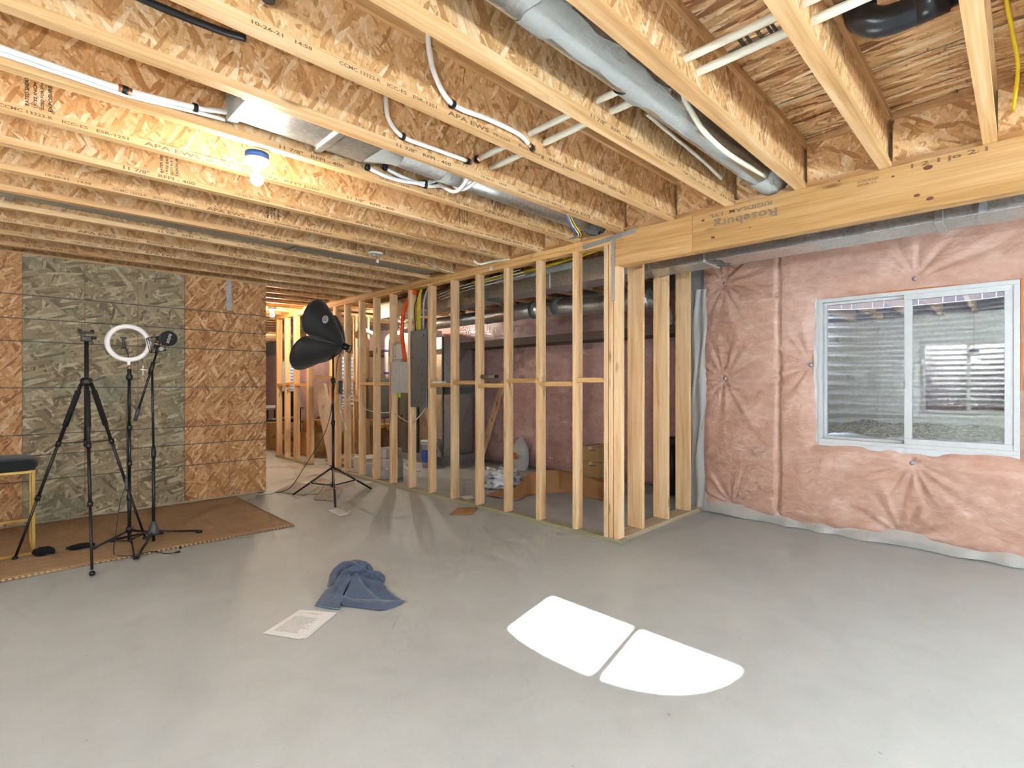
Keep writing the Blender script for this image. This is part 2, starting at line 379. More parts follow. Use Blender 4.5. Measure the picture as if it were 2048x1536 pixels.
# ------------------------------------------------------------------ mesh helpers
class MB:
    def __init__(s): s.v = []; s.f = []; s.sm = []
    def add(s, vs, fs, smooth=False):
        b = len(s.v); s.v += [tuple(x) for x in vs]; s.f += [tuple(i + b for i in f) for f in fs]; s.sm += [smooth] * len(fs); return s
    def box(s, x0, x1, y0, y1, z0, z1, mat=None):
        vs = [Vector(p) for p in ((x0, y0, z0), (x1, y0, z0), (x1, y1, z0), (x0, y1, z0), (x0, y0, z1), (x1, y0, z1), (x1, y1, z1), (x0, y1, z1))]
        if mat is not None: vs = [mat @ p for p in vs]
        return s.add(vs, [(0, 3, 2, 1), (4, 5, 6, 7), (0, 1, 5, 4), (1, 2, 6, 5), (2, 3, 7, 6), (3, 0, 4, 7)])
    def bar(s, p0, p1, w, h, up=(0, 0, 1)):
        p0, p1 = Vector(p0), Vector(p1); d = (p1 - p0); L = d.length; d.normalize(); up = Vector(up)
        if abs(d.dot(up)) > 0.98: up = Vector((1, 0, 0))
        a = d.cross(up).normalized(); b = a.cross(d).normalized()
        m = Matrix((a, b, d)).transposed().to_4x4(); m.translation = p0
        return s.box(-w / 2, w / 2, -h / 2, h / 2, 0, L, m)
    def tube(s, pts, r, n=10, caps=True, smooth=True):
        pts = [Vector(p) for p in pts]; k = len(pts)
        rs = r if isinstance(r, (list, tuple)) else [r] * k
        t0 = (pts[1] - pts[0]).normalized(); ref = Vector((0, 0, 1)) if abs(t0.z) < 0.9 else Vector((1, 0, 0))
        nrm = (ref - t0 * ref.dot(t0)).normalized(); vs = []
        for i, p in enumerate(pts):
            tg = ((pts[min(i + 1, k - 1)] - pts[max(i - 1, 0)])).normalized()
            nrm = (nrm - tg * nrm.dot(tg)); nrm = nrm.normalized() if nrm.length > 1e-6 else tg.orthogonal().normalized()
            bn = tg.cross(nrm)
            for j in range(n):
                a = 2 * pi * j / n; vs.append(p + (nrm * cos(a) + bn * sin(a)) * rs[i])
        fs = [(i * n + j, i * n + (j + 1) % n, (i + 1) * n + (j + 1) % n, (i + 1) * n + j) for i in range(k - 1) for j in range(n)]
        s.add(vs, fs, smooth)
        if caps:
            b = len(s.v) - len(vs); s.f += [tuple(b + j for j in range(n))[::-1], tuple(b + (k - 1) * n + j for j in range(n))]; s.sm += [False, False]
        return s
    def lathe(s, prof, c=(0, 0, 0), n=20, axis=None, smooth=True):
        c = Vector(c); vs = []
        q = Vector((0, 0, 1)).rotation_difference(Vector(axis)) if axis is not None else None
        for (r, z) in prof:
            for j in range(n):
                a = 2 * pi * j / n; p = Vector((r * cos(a), r * sin(a), z))
                if q is not None: p = q @ p
                vs.append(c + p)
        k = len(prof)
        fs = [(i * n + j, i * n + (j + 1) % n, (i + 1) * n + (j + 1) % n, (i + 1) * n + j) for i in range(k - 1) for j in range(n)]
        return s.add(vs, fs, smooth)
    def grid(s, fn, nu, nv, smooth=True, closed_u=False):
        vs = [fn(i / (nu if closed_u else nu - 1), j / (nv - 1)) for i in range(nu) for j in range(nv)]
        fs = [(i * nv + j, ((i + 1) % nu) * nv + j, ((i + 1) % nu) * nv + j + 1, i * nv + j + 1) for i in range(nu if closed_u else nu - 1) for j in range(nv - 1)]
        return s.add(vs, fs, smooth)
    def mesh(s, name, mat):
        me = bpy.data.meshes.new(name); me.from_pydata(s.v, [], s.f); me.update()
        me.polygons.foreach_set('use_smooth', s.sm)
        if mat is not None: me.materials.append(M[mat])
        return me
    def build(s, name, mat, parent=None, bevel=0.0, solid=0.0, recalc=True, subdiv=0):
        me = s.mesh(name, mat)
        if recalc:
            b = bmesh.new(); b.from_mesh(me); bmesh.ops.recalc_face_normals(b, faces=b.faces); b.to_mesh(me); b.free()
        o = link(name, me, parent)
        if solid:
            m = o.modifiers.new('thick', 'SOLIDIFY'); m.thickness = solid; m.offset = 0
        if bevel:
            m = o.modifiers.new('bevel', 'BEVEL'); m.width = bevel; m.segments = 2; m.limit_method = 'ANGLE'
        if subdiv:
            m = o.modifiers.new('sub', 'SUBSURF'); m.levels = subdiv; m.render_levels = subdiv
        return o

def link(name, me, parent=None):
    o = bpy.data.objects.new(name, me); COL.objects.link(o)
    if parent is not None:
        o.parent = parent
        o.matrix_parent_inverse = parent.matrix_basis.inverted()
    return o
def empty(name, loc=(0, 0, 0)):
    o = bpy.data.objects.new(name, None); COL.objects.link(o); o.location = loc; o.empty_display_size = 0.05; return o
def tag(o, label, cat, group=None):
    o['label'] = label; o['category'] = cat
    if group: o['group'] = group
    return o
def thing(name, loc, label, cat, group=None): return tag(empty(name, loc), label, cat, group)
def struct(o): o['kind'] = 'structure'; return o

def text_mesh(name, parts, mat):
    """flat lettering in the local XY plane: parts = [(string, x, y, height, width or None)]"""
    bm = bmesh.new()
    for (txt, x, y, h, w) in parts:
        cu = bpy.data.curves.new('t', 'FONT'); cu.body = txt; cu.size = 1.0; cu.resolution_u = 2; cu.offset = 0.022
        ob = bpy.data.objects.new('t', cu); COL.objects.link(ob)
        dg = bpy.context.evaluated_depsgraph_get(); me = bpy.data.meshes.new_from_object(ob.evaluated_get(dg))
        xs = [q.co.x for q in me.vertices] or [0, 1]
        kx = (w / max(1e-4, max(xs) - min(xs))) if w else h * 1.4
        for q in me.vertices: q.co = Vector((x + (q.co.x - min(xs)) * kx, y + q.co.y * h * 1.4, 0))
        bm.from_mesh(me); bpy.data.objects.remove(ob); bpy.data.curves.remove(cu); bpy.data.meshes.remove(me)
    me = bpy.data.meshes.new(name); bm.to_mesh(me); bm.free(); me.materials.append(M[mat]); return me
def place_text(name, me, parent, origin, xdir, ydir):
    o = bpy.data.objects.new(name, me); COL.objects.link(o)
    x = Vector(xdir).normalized(); y = Vector(ydir).normalized(); z = x.cross(y)
    m = Matrix((x, y, z)).transposed().to_4x4(); m.translation = Vector(origin)
    if parent is not None:
        o.parent = parent; o.matrix_parent_inverse = parent.matrix_basis.inverted()
    o.matrix_basis = m; return o

def bez(pts, n=10):
    """smooth curve through points (Catmull-Rom)"""
    P = [Vector(p) for p in pts]; P = [P[0] * 2 - P[1]] + P + [P[-1] * 2 - P[-2]]; out = []
    for i in range(1, len(P) - 2):
        for k in range(n):
            t = k / n; a, b, c, d = P[i - 1], P[i], P[i + 1], P[i + 2]
            out.append(0.5 * ((2 * b) + (c - a) * t + (2 * a - 5 * b + 4 * c - d) * t * t + (3 * b - a - 3 * c + d) * t ** 3))
    out.append(P[-2]); return out

# ------------------------------------------------------------------ room dimensions (metres)
ZC = 2.425            # underside of the joists
ZS = ZC + 0.302       # underside of the subfloor
WX = 3.428            # face of the stud wall and beam
RX = 4.98             # insulated window wall
MX = 5.70             # insulated wall of the mechanical room
LX = -1.30            # wall across the room, beside the camera
OY = 6.28             # strand-board wall
FY = -2.1             # wall behind the camera
EY = 17.0             # far end
JOG = 2.42
WIN = dict(y0=0.012, y1=1.236, z0=0.757, z1=1.968)

# ------------------------------------------------------------------ floor, outer walls
struct(MB().box(LX - 0.2, MX + 0.2, FY - 0.2, EY + 0.2, -0.12, 0.0).build('floor', 'floor'))

PINS = [at(x, y, 'X', RX - 0.07) for x, y in ((1446, 566), (1447, 757), (1619, 730), (1828, 556), (1823, 927), (1461, 1012), (1806, 1075))]
PINS = [(p.y, p.z) for p in PINS]

def insulated(name, X, ydir, y0, y1, z0, z1, hole, pins, mat, step=0.017, thick=0.075, seams=(), bulge=0.02, floorgap=0.0):
    """soft quilted insulation: a grid that puffs out between the fixing pins. ydir = -1 faces -X, +1 faces +X"""
    ny, nz = int((y1 - y0) / step) + 1, int((z1 - z0) / step) + 1
    ys = [y0 + (y1 - y0) * i / (ny - 1) for i in range(ny)]; zs = [z0 + (z1 - z0) * j / (nz - 1) for j in range(nz)]
    if hole:
        for arr, vals in ((ys, (hole['y0'], hole['y1'])), (zs, (hole['z0'], hole['z1']))):
            for v in vals:
                i = min(range(len(arr)), key=lambda k: abs(arr[k] - v)); arr[i] = v
    def d(y, z):
        h = thick + bulge * noise.noise(Vector((y * 1.3, z * 1.1, X))) + 0.010 * noise.noise(Vector((y * 4.5, z * 3.5, X + 4)))
        for n_, (py, pz) in enumerate(pins):
            dy, dz = y - py, z - pz; r = sqrt(dy * dy + dz * dz)
            if r < 0.75:
                th = atan2(dz, dy)
                h -= thick * 0.66 * exp(-(r / 0.13) ** 1.1)
                am = 0.012 * min(1, r / 0.06) * exp(-r / 0.30)
                h += am * (sin(th * (13 + n_ % 3) + 3 * noise.noise(Vector((dy * 2, dz * 2, n_)))) + 0.5 * sin(th * 23 + n_))
        for sy in seams: h -= 0.030 * exp(-((y - sy - 0.012 * noise.noise(Vector((z * 2, sy, 0)))) / 0.014) ** 2)
        if hole:
            ddy = max(hole['y0'] - y, y - hole['y1'], 0); ddz = max(hole['z0'] - z, z - hole['z1'], 0)
            e = sqrt(ddy * ddy + ddz * ddz); h = h * (1 - 0.72 * exp(-(e / 0.07) ** 1.3))
        e2 = min(y - y0, y1 - y, 9); h *= 1 - 0.55 * exp(-(e2 / 0.035))
        e3 = z - z0; h *= 1 - 0.5 * exp(-(e3 / 0.03))
        return h
    mb = MB(); vs = [(X + ydir * d(y, z), y, z) for y in ys for z in zs]; fs = []
    for i in range(ny - 1):
        for j in range(nz - 1):
            if hole and ys[i] >= hole['y0'] - 1e-6 and ys[i + 1] <= hole['y1'] + 1e-6 and zs[j] >= hole['z0'] - 1e-6 and zs[j + 1] <= hole['z1'] + 1e-6: continue
            q = (i * nz + j, i * nz + j + 1, (i + 1) * nz + j + 1, (i + 1) * nz + j)
            fs.append(q if ydir < 0 else q[::-1])
    mb.add(vs, fs, True); return mb

def holed_wall(X0, X1, y0, y1, z0, z1, h):
    mb = MB()
    mb.box(X0, X1, y0, h['y0'], z0, z1); mb.box(X0, X1, h['y1'], y1, z0, z1)
    mb.box(X0, X1, h['y0'], h['y1'], z0, h['z0']); mb.box(X0, X1, h['y0'], h['y1'], h['z1'], z1); return mb

# window wall on the right
wr = struct(holed_wall(RX, RX + 0.22, FY - 0.2, JOG, 0, ZS, WIN).build('wall_right', 'concreteblock'))
seamY = [at(1556, 900, 'X', RX - 0.07).y, at(1413, 700, 'X', RX - 0.07).y - 0.02]
insulated('x', RX, -1, FY, 2.235, 0.035, ZC - 0.005, WIN, PINS, 'pink', seams=seamY[:1]).build('insulation_blanket', 'pink', wr, recalc=False)
for (py, pz) in PINS:      # washers holding the sheeting
    MB().lathe([(0.0, 0.0), (0.016, 0.0), (0.016, 0.003), (0.006, 0.006), (0.0, 0.006)], (RX - 0.037, py, pz), 14, (-1, 0, 0)).build('fixing_washer', 'galvdull', wr)
# loose clear sheeting at the corner, along the floor and round the window
def corner_sheet(u, v):
    z = 0.01 + v * 2.17; y = 2.17 + 0.21 * u + 0.012 * sin(9 * z + 6 * u)
    return (RX - 0.035 - 0.04 * sin(pi * u) - 0.015 * sin(u * 14 + z * 2.5) * (1 - u * 0.3), y, z)
MB().grid(corner_sheet, 22, 60).build('clear_sheeting', 'poly', wr, recalc=False)
def skirt(u, v):
    y = FY + (2.2 - FY) * u
    return (RX - 0.05 - 0.035 * (1 - v) - 0.02 * noise.noise(Vector((y * 3, 1, v))) - 0.02 * (1 - v) * sin(y * 17 + 2 * sin(y * 5)), y, 0.006 + 0.03 * max(0, noise.noise(Vector((y * 2.2, 7, 0)))) * (1 - v) + 0.115 * v)
MB().grid(skirt, 160, 8).build('sheeting_skirt', 'poly', wr, recalc=False)
def trimstrip(fn, name, mat): return MB().grid(fn, 60, 5).build(name, mat, wr, recalc=False)
h = WIN
trimstrip(lambda u, v: (RX - 0.03 - 0.012 * noise.noise(Vector((u * 9, v, 1))), h['y0'] + (h['y1'] - h['y0']) * u, h['z0'] + 0.012 - 0.055 * v - 0.012 * noise.noise(Vector((u * 12, 3, 0)))), 'sill_sheeting', 'polyw')
trimstrip(lambda u, v: (RX - 0.03 - 0.012 * noise.noise(Vector((u * 9, v, 5))), h['y1'] - 0.01 + (0.03 + 0.03 * (1 - u)) * v + 0.01 * noise.noise(Vector((u * 8, 3, 4))), h['z0'] + (h['z1'] - h['z0']) * u), 'jamb_sheeting', 'polyw')
trimstrip(lambda u, v: (RX - 0.028, h['y0'] + 0.1 + (h['y1'] - h['y0'] - 0.2) * u, h['z1'] - 0.004 + (0.014 + 0.008 * noise.noise(Vector((u * 14, 0, 2)))) * v * sin(pi * u)), 'foam_bead', 'orangefoam')
trimstrip(lambda u, v: (RX - 0.028, h['y0'] - 0.005 - 0.022 * v * (0.6 + 0.4 * sin(u * 9)), h['z0'] + 0.45 + (h['z1'] - h['z0'] - 0.45) * u), 'jamb_foam', 'orangefoam')

# wall across the room (beside the camera) with the matching window
wl = struct(holed_wall(LX - 0.22, LX, FY - 0.2, OY + 0.2, 0, ZS, WIN).build('wall_left', 'concreteblock'))
insulated('x', LX, 1, FY, OY, 0.035, ZC, WIN, [(-0.6, 1.2), (2.0, 1.3), (3.3, 1.2), (4.6, 1.3), (0.6, 0.6)], 'pink', step=0.06).build('insulation_blanket', 'whiteface', wl, recalc=False)
struct(MB().box(LX - 0.2, RX + 0.2, FY - 0.2, FY, 0, ZS).build('wall_front', 'whiteface'))

# stepped-out foundation and the mechanical-room wall
struct(MB().box(RX, MX + 0.1, JOG, JOG + 0.06, 0, ZS).build('wall_return', 'darkconcrete'))
WIN2 = dict(y0=10.45, y1=11.55, z0=0.66, z1=1.93)
WIN3 = dict(y0=13.7, y1=14.8, z0=0.66, z1=1.93)
wm = struct(MB().box(MX, MX + 0.2, JOG, WIN2['y0'], 0, ZS).box(MX, MX + 0.2, WIN2['y1'], WIN3['y0'], 0, ZS).box(MX, MX + 0.2, WIN3['y1'], EY, 0, ZS)
            .box(MX, MX + 0.2, WIN2['y0'], WIN2['y1'], 0, WIN2['z0']).box(MX, MX + 0.2, WIN2['y0'], WIN2['y1'], WIN2['z1'], ZS)
            .box(MX, MX + 0.2, WIN3['y0'], WIN3['y1'], 0, WIN3['z0']).box(MX, MX + 0.2, WIN3['y0'], WIN3['y1'], WIN3['z1'], ZS).build('wall_mechanical', 'concreteblock'))
pins_m = [(4.4, 1.72), (5.55, 1.7), (6.6, 1.6), (3.4, 1.1), (5.2, 0.6), (4.3, 0.35), (7.6, 1.2)]
insulated('x', MX, -1, JOG + 0.2, 10.2, 0.03, 2.34, None, pins_m, 'pinkd', step=0.045).build('insulation_blanket', 'pinkd', wm, recalc=False)
insulated('x', MX, -1, 10.2, EY, 0.03, 2.06, WIN2, [], 'pinkd', step=0.06).build('x', 'pinkd', None, recalc=False)
bpy.data.objects.remove(bpy.data.objects['x'])
for (ya, yb) in ((10.2, WIN2['y0']), (WIN2['y1'], WIN3['y0']), (WIN3['y1'], EY)):
    insulated('x', MX, -1, ya, yb, 0.03, 2.06, None, [], 'pinkd', step=0.08).build('insulation_blanket', 'pinkd', wm, recalc=False)
for w_ in (WIN2, WIN3):
    insulated('x', MX, -1, w_['y0'], w_['y1'], 0.03, w_['z0'], None, [], 'pinkd', step=0.08).build('insulation_blanket', 'pinkd', wm, recalc=False)
struct(MB().box(2.0, MX + 0.2, EY, EY + 0.2, 0, ZS).build('wall_end', 'pinkd'))
struct(MB().box(2.0, 2.2, OY + 0.3, EY, 0, ZS).build('wall_hall', 'osb_orange'))

# ------------------------------------------------------------------ ceiling: subfloor sheets, I-joists, blocking
ceil_ = struct(MB().box(LX - 0.25, MX + 0.25, FY - 0.25, EY + 0.25, ZS + 0.018, ZS + 0.06).build('ceiling', 'platex'))
SHX, SHY = 1.216, 2.436
sheet_me = MB().box(0, SHX - 0.003, 0, SHY - 0.003, 0, 0.018).mesh('subfloor_sheet', 'subfloor')
# green chalk line printed on each sheet
line_me = MB().box(0.10, 0.105, 0.0, SHY - 0.003, -0.0006, 0.0).mesh('chalk_line', 'chargrey')
t = NT('green_chalk'); t.pbr((0.03, 0.22, 0.22), 0.8); line_me.materials[0] = t.m
for i in range(6):
    for j in range(3 if i < 2 else 8):
        x0 = -1.45 + i * SHX + (0.0); y0 = FY - 0.1 + j * SHY - (SHY / 2 if i % 2 else 0)
        if x0 + SHX > MX + 0.25 + 0.2: continue
        o = link('subfloor_sheet', sheet_me, ceil_); o.location = (x0, y0, ZS)
        if y0 < 2.5:
            l1 = link('chalk_line', line_me, o)
            l1.matrix_parent_inverse = Matrix(); l1.location = (0, 0, 0)
            l2 = link('chalk_line', line_me, o); l2.matrix_parent_inverse = Matrix(); l2.location = (0.62, 0, 0)

LET = [('11 7/8"   RFPI - 400', 0.0, 0, 0.017, 0.34), ('10-26-21', 0.56, 0.002, 0.012, 0.10), ('14:58', 0.70, 0.002, 0.012, 0.06),
       ('CCMC 13323-R', 0.86, 0, 0.013, 0.17), ('ICC-ES', 1.06, 0, 0.013, 0.09), ('ESR-1251', 1.18, 0, 0.013, 0.12), ('APA EWS', 1.36, -0.001, 0.019, 0.24),
       ('PR-L259', 1.63, 0, 0.012, 0.11), ('Roseburg', 1.80, -0.001, 0.016, 0.19), ('RFPI Joist', 2.03, 0, 0.014, 0.21)]
let_me = text_mesh('printed_lettering', LET, 'stampink')
PERIOD = 2.42
STAMP = text_mesh('panel_stamp', [('RATED SHEATHING', 0, 0.075, 0.013, 0.17), ('19/32 INCH', 0, 0.05, 0.011, 0.11), ('SIZED FOR SPACING', 0, 0.028, 0.010, 0.16), ('EXPOSURE 1', 0, 0.0, 0.013, 0.13)], 'blackink')

joist_mesh = {}
def joist(k, x0, x1, letters):
    yc = 0.112 + 0.42 * k; key = (x0, x1)
    if key not in joist_mesh:
        joist_mesh[key] = (MB().box(x0, x1, -0.005, 0.005, 0.033, 0.269).mesh('joist_web', 'web'),
                           MB().box(x0, x1, -0.026, 0.026, 0.0, 0.035).mesh('joist_flange', 'flange'),
                           MB().box(x0, x1, -0.026, 0.026, 0.267, 0.302).mesh('joist_flange', 'flange'))
    w, b, tp = joist_mesh[key]
    j = link('joist', w, ceil_); j.location = (0, yc, ZC)
    for nm, me in (('bottom_flange', b), ('top_flange', tp)):
        c = link(nm, me, j); c.matrix_parent_inverse = Matrix()
    if letters is not None:
        off = letters
        while off < 3.2:
            if off > -1.0 and off + 2.3 < x1:
                tx = bpy.data.objects.new('printed_lettering', let_me); COL.objects.link(tx); tx.parent = j
                tx.matrix_basis = Matrix.Translation((off, -0.0265, 0.009)) @ Matrix.Rotation(pi / 2, 4, 'X')
            off += PERIOD
    return j
offs = {3: 0.35, 4: 2.25 - 2.42, 5: -1.4, 6: 0.75, 7: -0.86, 8: -0.86, 9: 0.12, 10: -0.45, 11: 0.9, 12: -0.9, 13: -0.4, 14: 0.2}
offs.update({3: 1.55 + 0.3, 4: 0.03, 5: -1.02, 6: 1.0, 7: -0.84, 8: 0.5, 9: -0.35, 10: -1.0})
JO = {}
for k in range(-5, 40):
    yc = 0.112 + 0.42 * k
    if yc > EY - 0.2: break
    x0, x1 = (LX, MX if yc > JOG else RX - 0.01) if yc < OY + 0.2 else (2.2, MX)
    JO[k] = joist(k, x0, x1, offs.get(k, (k * 0.77) % 2.4 - 1.0) if 3 <= k <= 20 else None)
for k, x, z in ((7, 0.05, 0.05), (8, 0.62, 0.045), (9, 1.35, 0.045), (6, 2.4, 0.06), (7, 2.45, 0.06), (10, 2.2, 0.05)):
    s_ = bpy.data.objects.new('panel_stamp', STAMP); COL.objects.link(s_); s_.parent = JO[k]
    s_.matrix_basis = Matrix.Translation((x + 0.14, -0.0058, z)) @ Matrix.Rotation(pi / 2, 4, 'X') @ Matrix.Rotation(pi / 2, 4, 'Z')
# stamp on the underside of the subfloor
sub_stamp = text_mesh('panel_stamp', [('norbord', 0, 0, 0.026, 0.105)], 'blackink')
p = at(1522, 70, 'Z', ZS)
place_text('panel_stamp', sub_stamp, ceil_, (p.x - 0.05, p.y + 0.005, ZS - 0.0012), (1, 0, 0), (0, -1, 0))
for dy_, w_ in ((-0.060, 0.013), (-0.042, 0.013), (0.042, 0.014), (0.070, 0.018)):
    MB().box(p.x - 0.05, p.x + 0.055, p.y + dy_ - w_ / 2, p.y + dy_ + w_ / 2, ZS - 0.0012, ZS - 0.0002).build('stamp_bar', 'blackink', ceil_)

# blocking between the joists over the beam and wall
BX = WX + 0.045
def block_panel(y0, y1, hole=None):
    mb = MB()
    if not hole: mb.box(BX, BX + 0.011, y0, y1, 0.03, 0.27)
    else:
        hy, hz, r = hole; n = 32; pts = []; outer = []
        for i in range(n):
            a = 2 * pi * i / n; c, s_ = cos(a), sin(a); pts.append((hy + r * c, hz + r * s_))
            tt = min([((y1 - hy) / c) if c > 1e-6 else 9, ((y0 - hy) / c) if c < -1e-6 else 9, ((0.27 - hz) / s_) if s_ > 1e-6 else 9, ((0.03 - hz) / s_) if s_ < -1e-6 else 9])
            outer.append((hy + tt * c, hz + tt * s_))
        vs = [(BX, *q) for q in pts] + [(BX, *q) for q in outer] + [(BX + 0.011, *q) for q in pts]
        fs = [(i, (i + 1) % n, n + (i + 1) % n, n + i) for i in range(n)] + [(i, 2 * n + i, 2 * n + (i + 1) % n, (i + 1) % n) for i in range(n)]
        mb.add(vs, fs)
    return mb
for k in range(-5, 24):
    yc = 0.112 + 0.42 * k; y0, y1 = yc + 0.0265, yc + 0.42 - 0.0265
    hole = None
    if k == 2: hole = (1.12, 0.115, 0.098)
    if k == 5: hole = (2.46, 0.115, 0.095)
    o = block_panel(y0, y1, hole).build('blocking', 'blockweb', ceil_); o.location = (0, 0, ZC); o.matrix_parent_inverse = Matrix()
    for nm, za in (('bottom_flange', 0.0), ('top_flange', 0.267)):
        c = MB().box(BX - 0.021, BX + 0.031, y0, y1, za, za + 0.035).build(nm, 'flangey', o); c.matrix_parent_inverse = Matrix()

# ------------------------------------------------------------------ beam
beam = thing('ceiling_beam', (WX, 0, 2.168), 'long laminated timber beam carrying the joists above the insulated wall', 'beam')
MB().box(WX, WX + 0.089, 1.632, 2.262, 2.168, ZC).build('beam_segment', 'beam', beam, bevel=0.002)
MB().box(WX, WX + 0.089, FY, 1.63, 2.168, ZC).build('beam_segment', 'beam', beam, bevel=0.002)
bt = text_mesh('printed_lettering', [('Roseburg', 0.0, 0.0, 0.050, 0.40), ('RIGIDLAM  LVL', 0.03, -0.052, 0.026, 0.40)], 'greyink')
place_text('printed_lettering', bt, beam, (WX - 0.0012, 1.08, 2.345), (0, 1, 0), (0, 0, -1))
bt2 = text_mesh('printed_lettering', [('1 2 1 jo 2 1', 0, 0, 0.022, 0.30)], 'stampink')
place_text('printed_lettering', bt2, beam, (WX - 0.0012, 0.42, 2.392), (0, -1, 0), (0, 0, 1))
bt3 = text_mesh('printed_lettering', [('LA CITY RR 25167', 0, 0.018, 0.010, 0.10), ('ICC ESR-1210', 0, 0, 0.010, 0.09)], 'stampink')
place_text('printed_lettering', bt3, beam, (WX - 0.0012, 0.66, 2.36), (0, -1, 0), (0, 0, 1))
for (x_, y_, a_) in ((1856, 335, 0.020), (1834, 391, 0.014), (1860, 397, 0.016), (1406, 441, 0.012), (1426, 475, 0.013), (1786, 353, 0.008), (1678, 362, 0.007), (1500, 455, 0.006)):
    q = at(x_, y_, 'X', WX)
    MB().add([(WX - 0.0008, q.y + a_ * cos(2 * pi * i / 16), q.z + 0.6 * a_ * sin(2 * pi * i / 16)) for i in range(16)], [tuple(range(16))]).build('knot', 'knot', beam, recalc=False)
MB().bar((WX - 0.003, 2.565, 2.372), (WX - 0.003, 2.075, 2.412), 0.003, 0.034, (0, 0, 1)).build('tie_strap', 'galvdull', beam)
MB().box(WX - 0.004, WX - 0.001, 2.262, 2.292, 1.90, 2.385).build('tie_strap', 'galvdull', beam)

# ------------------------------------------------------------------ stud walls
wp = struct(empty('wall_partition', (WX, 2.2, 0)))
D = 0.089
MB().box(WX, WX + D, 2.20, 7.02, 0.0, 0.038).build('bottom_plate', 'treated', wp, bevel=0.002)
MB().box(WX, WX + D, 2.27, 9.10, ZC - 0.076, ZC - 0.0385).build('top_plate', 'platey', wp, bevel=0.002)
MB().box(WX, WX + D, 2.27, 9.10, ZC - 0.038, ZC - 0.0005).build('top_plate', 'platey', wp, bevel=0.002)
stud_me = MB().box(0, D, -0.038, 0, 0, ZC - 0.076 - 0.038).mesh('stud', 'stud')
short_me = MB().box(0, D, -0.038, 0, 0, 2.168 - 0.038).mesh('stud', 'stud')
SY = [2.681, 3.092, 3.505, 3.915, 4.313, 4.714, 5.106, 5.505, 5.892, 6.262, 6.662, 6.95, 6.99, 7.83, 7.87, 8.354, 8.725, 9.074]
for y in SY:
    o = link('stud', stud_me, wp); o.matrix_parent_inverse = Matrix(); o.location = (0, y - 2.2, 0.038)
for y in (2.366, 2.319, 2.273):
    o = link('stud', short_me if y < 2.3 else stud_me, wp); o.matrix_parent_inverse = Matrix(); o.location = (0, y - 2.2, 0.038)
MB().box(WX, WX + D, 7.79, 9.10, 0.0, 0.038).build('bottom_plate', 'treated', wp, bevel=0.002)
blk_z = [1.262, 1.232, 1.262, 1.215, 1.245, 1.22, None, None, 1.235, 1.235, None, None]
ally = [2.366] + SY
for i, z in enumerate(blk_z):
    if z is None: continue
    y0, y1 = ally[i] + 0.001, ally[i + 1] - 0.039
    MB().box(WX - 0.002, WX + D - 0.01, y0, y1, z, z + 0.038).build('fire_block', 'platey', wp)
for (a, b, z) in ((7.87, 8.316, 1.22), (8.354, 8.687, 1.235), (8.725, 9.036, 1.22)):
    MB().box(WX, WX + D - 0.01, a + 0.001, b - 0.001, z, z + 0.038).build('fire_block', 'platey', wp)
# splintered edge strip of the plate, and a paper tag stapled to it
MB().bar((WX - 0.012, 4.62, ZC - 0.040), (WX - 0.012, 6.35, ZC - 0.050), 0.016, 0.028).build('plate_edge_strip', 'platey', wp)
MB().box(WX - 0.003, WX - 0.001, 3.66, 3.70, ZC - 0.068, ZC - 0.03).build('paper_tag', 'paper', wp)

# short return wall with wide studs
ws = struct(empty('wall_short', (WX + D, 2.26, 0)))
MB().box(WX + D + 0.001, 4.945, 2.245, 2.39, 0.0, 0.038).build('bottom_plate', 'treatedx', ws, bevel=0.002)
wide_me = MB().box(-0.038, 0, 0, 0.140, 0, 2.35).mesh('stud', 'stud')
wide_s = MB().box(-0.038, 0, 0, 0.140, 0, 2.30).mesh('stud', 'stud')
for x, me in ((3.867, wide_me), (4.299, wide_s), (4.723, wide_me), (3.556, wide_me)):
    o = link('stud', me, ws); o.matrix_parent_inverse = Matrix(); o.location = (x - WX - D, 0.0, 0.038)

# cross wall inside, between mechanical room and far room
wx_ = struct(empty('wall_cross', (WX + D, 7.95, 0)))
MB().box(WX + 0.35, MX - 0.1, 7.9, 7.989, 0, 0.038).build('bottom_plate', 'treatedx', wx_)
MB().box(WX + D, MX - 0.1, 7.9, 7.989, ZC - 0.04, ZC - 0.001).build('top_plate', 'platex', wx_)
cst = MB().box(0, 0.038, 0, 0.089, 0, ZC - 0.08).mesh('stud', 'stud')
for px in (664, 711, 735, 840):
    q = at(px, 768, 'Y', 7.9); o = link('stud', cst, wx_); o.matrix_parent_inverse = Matrix(); o.location = (q.x - WX - D, -0.05, 0.038)
xa, xb, xc = at(628, 768, 'Y', 7.9).x, at(664, 768, 'Y', 7.9).x, at(711, 768, 'Y', 7.9).x
MB().box(WX + D + 0.002, xb, 7.9, 7.98, 1.34, 1.378).build('fire_block', 'platex', wx_)
MB().box(xb + 0.04, xc, 7.9, 7.98, 1.29, 1.328).build('fire_block', 'platex', wx_)

# ------------------------------------------------------------------ strand-board wall
wo = struct(MB().box(LX, 2.246, OY + 0.0125, OY + 0.10, 0, ZC - 0.005).build('wall_back', 'platex'))
for (a, b, m, ztop) in ((LX, 0.190, 'osb_orange', 2.40), (0.193, 1.434, 'osb_green', 2.402), (1.437, 2.257, 'osb_orange', 2.402)):
    MB().box(a, b, OY, OY + 0.012, 0.012, ztop).build('strand_board', m, wo)
p = at(458, 588, 'Y', OY)
MB().box(p.x - 0.026, p.x + 0.026, OY - 0.003, OY - 0.0005, 2.07, 2.405).build('tie_strap', 'galvdull', wo)
MB().box(LX, 2.25, OY - 0.008, OY - 0.001, 0.0, 0.012).build('floor_gap_strip', 'treatedx', wo)

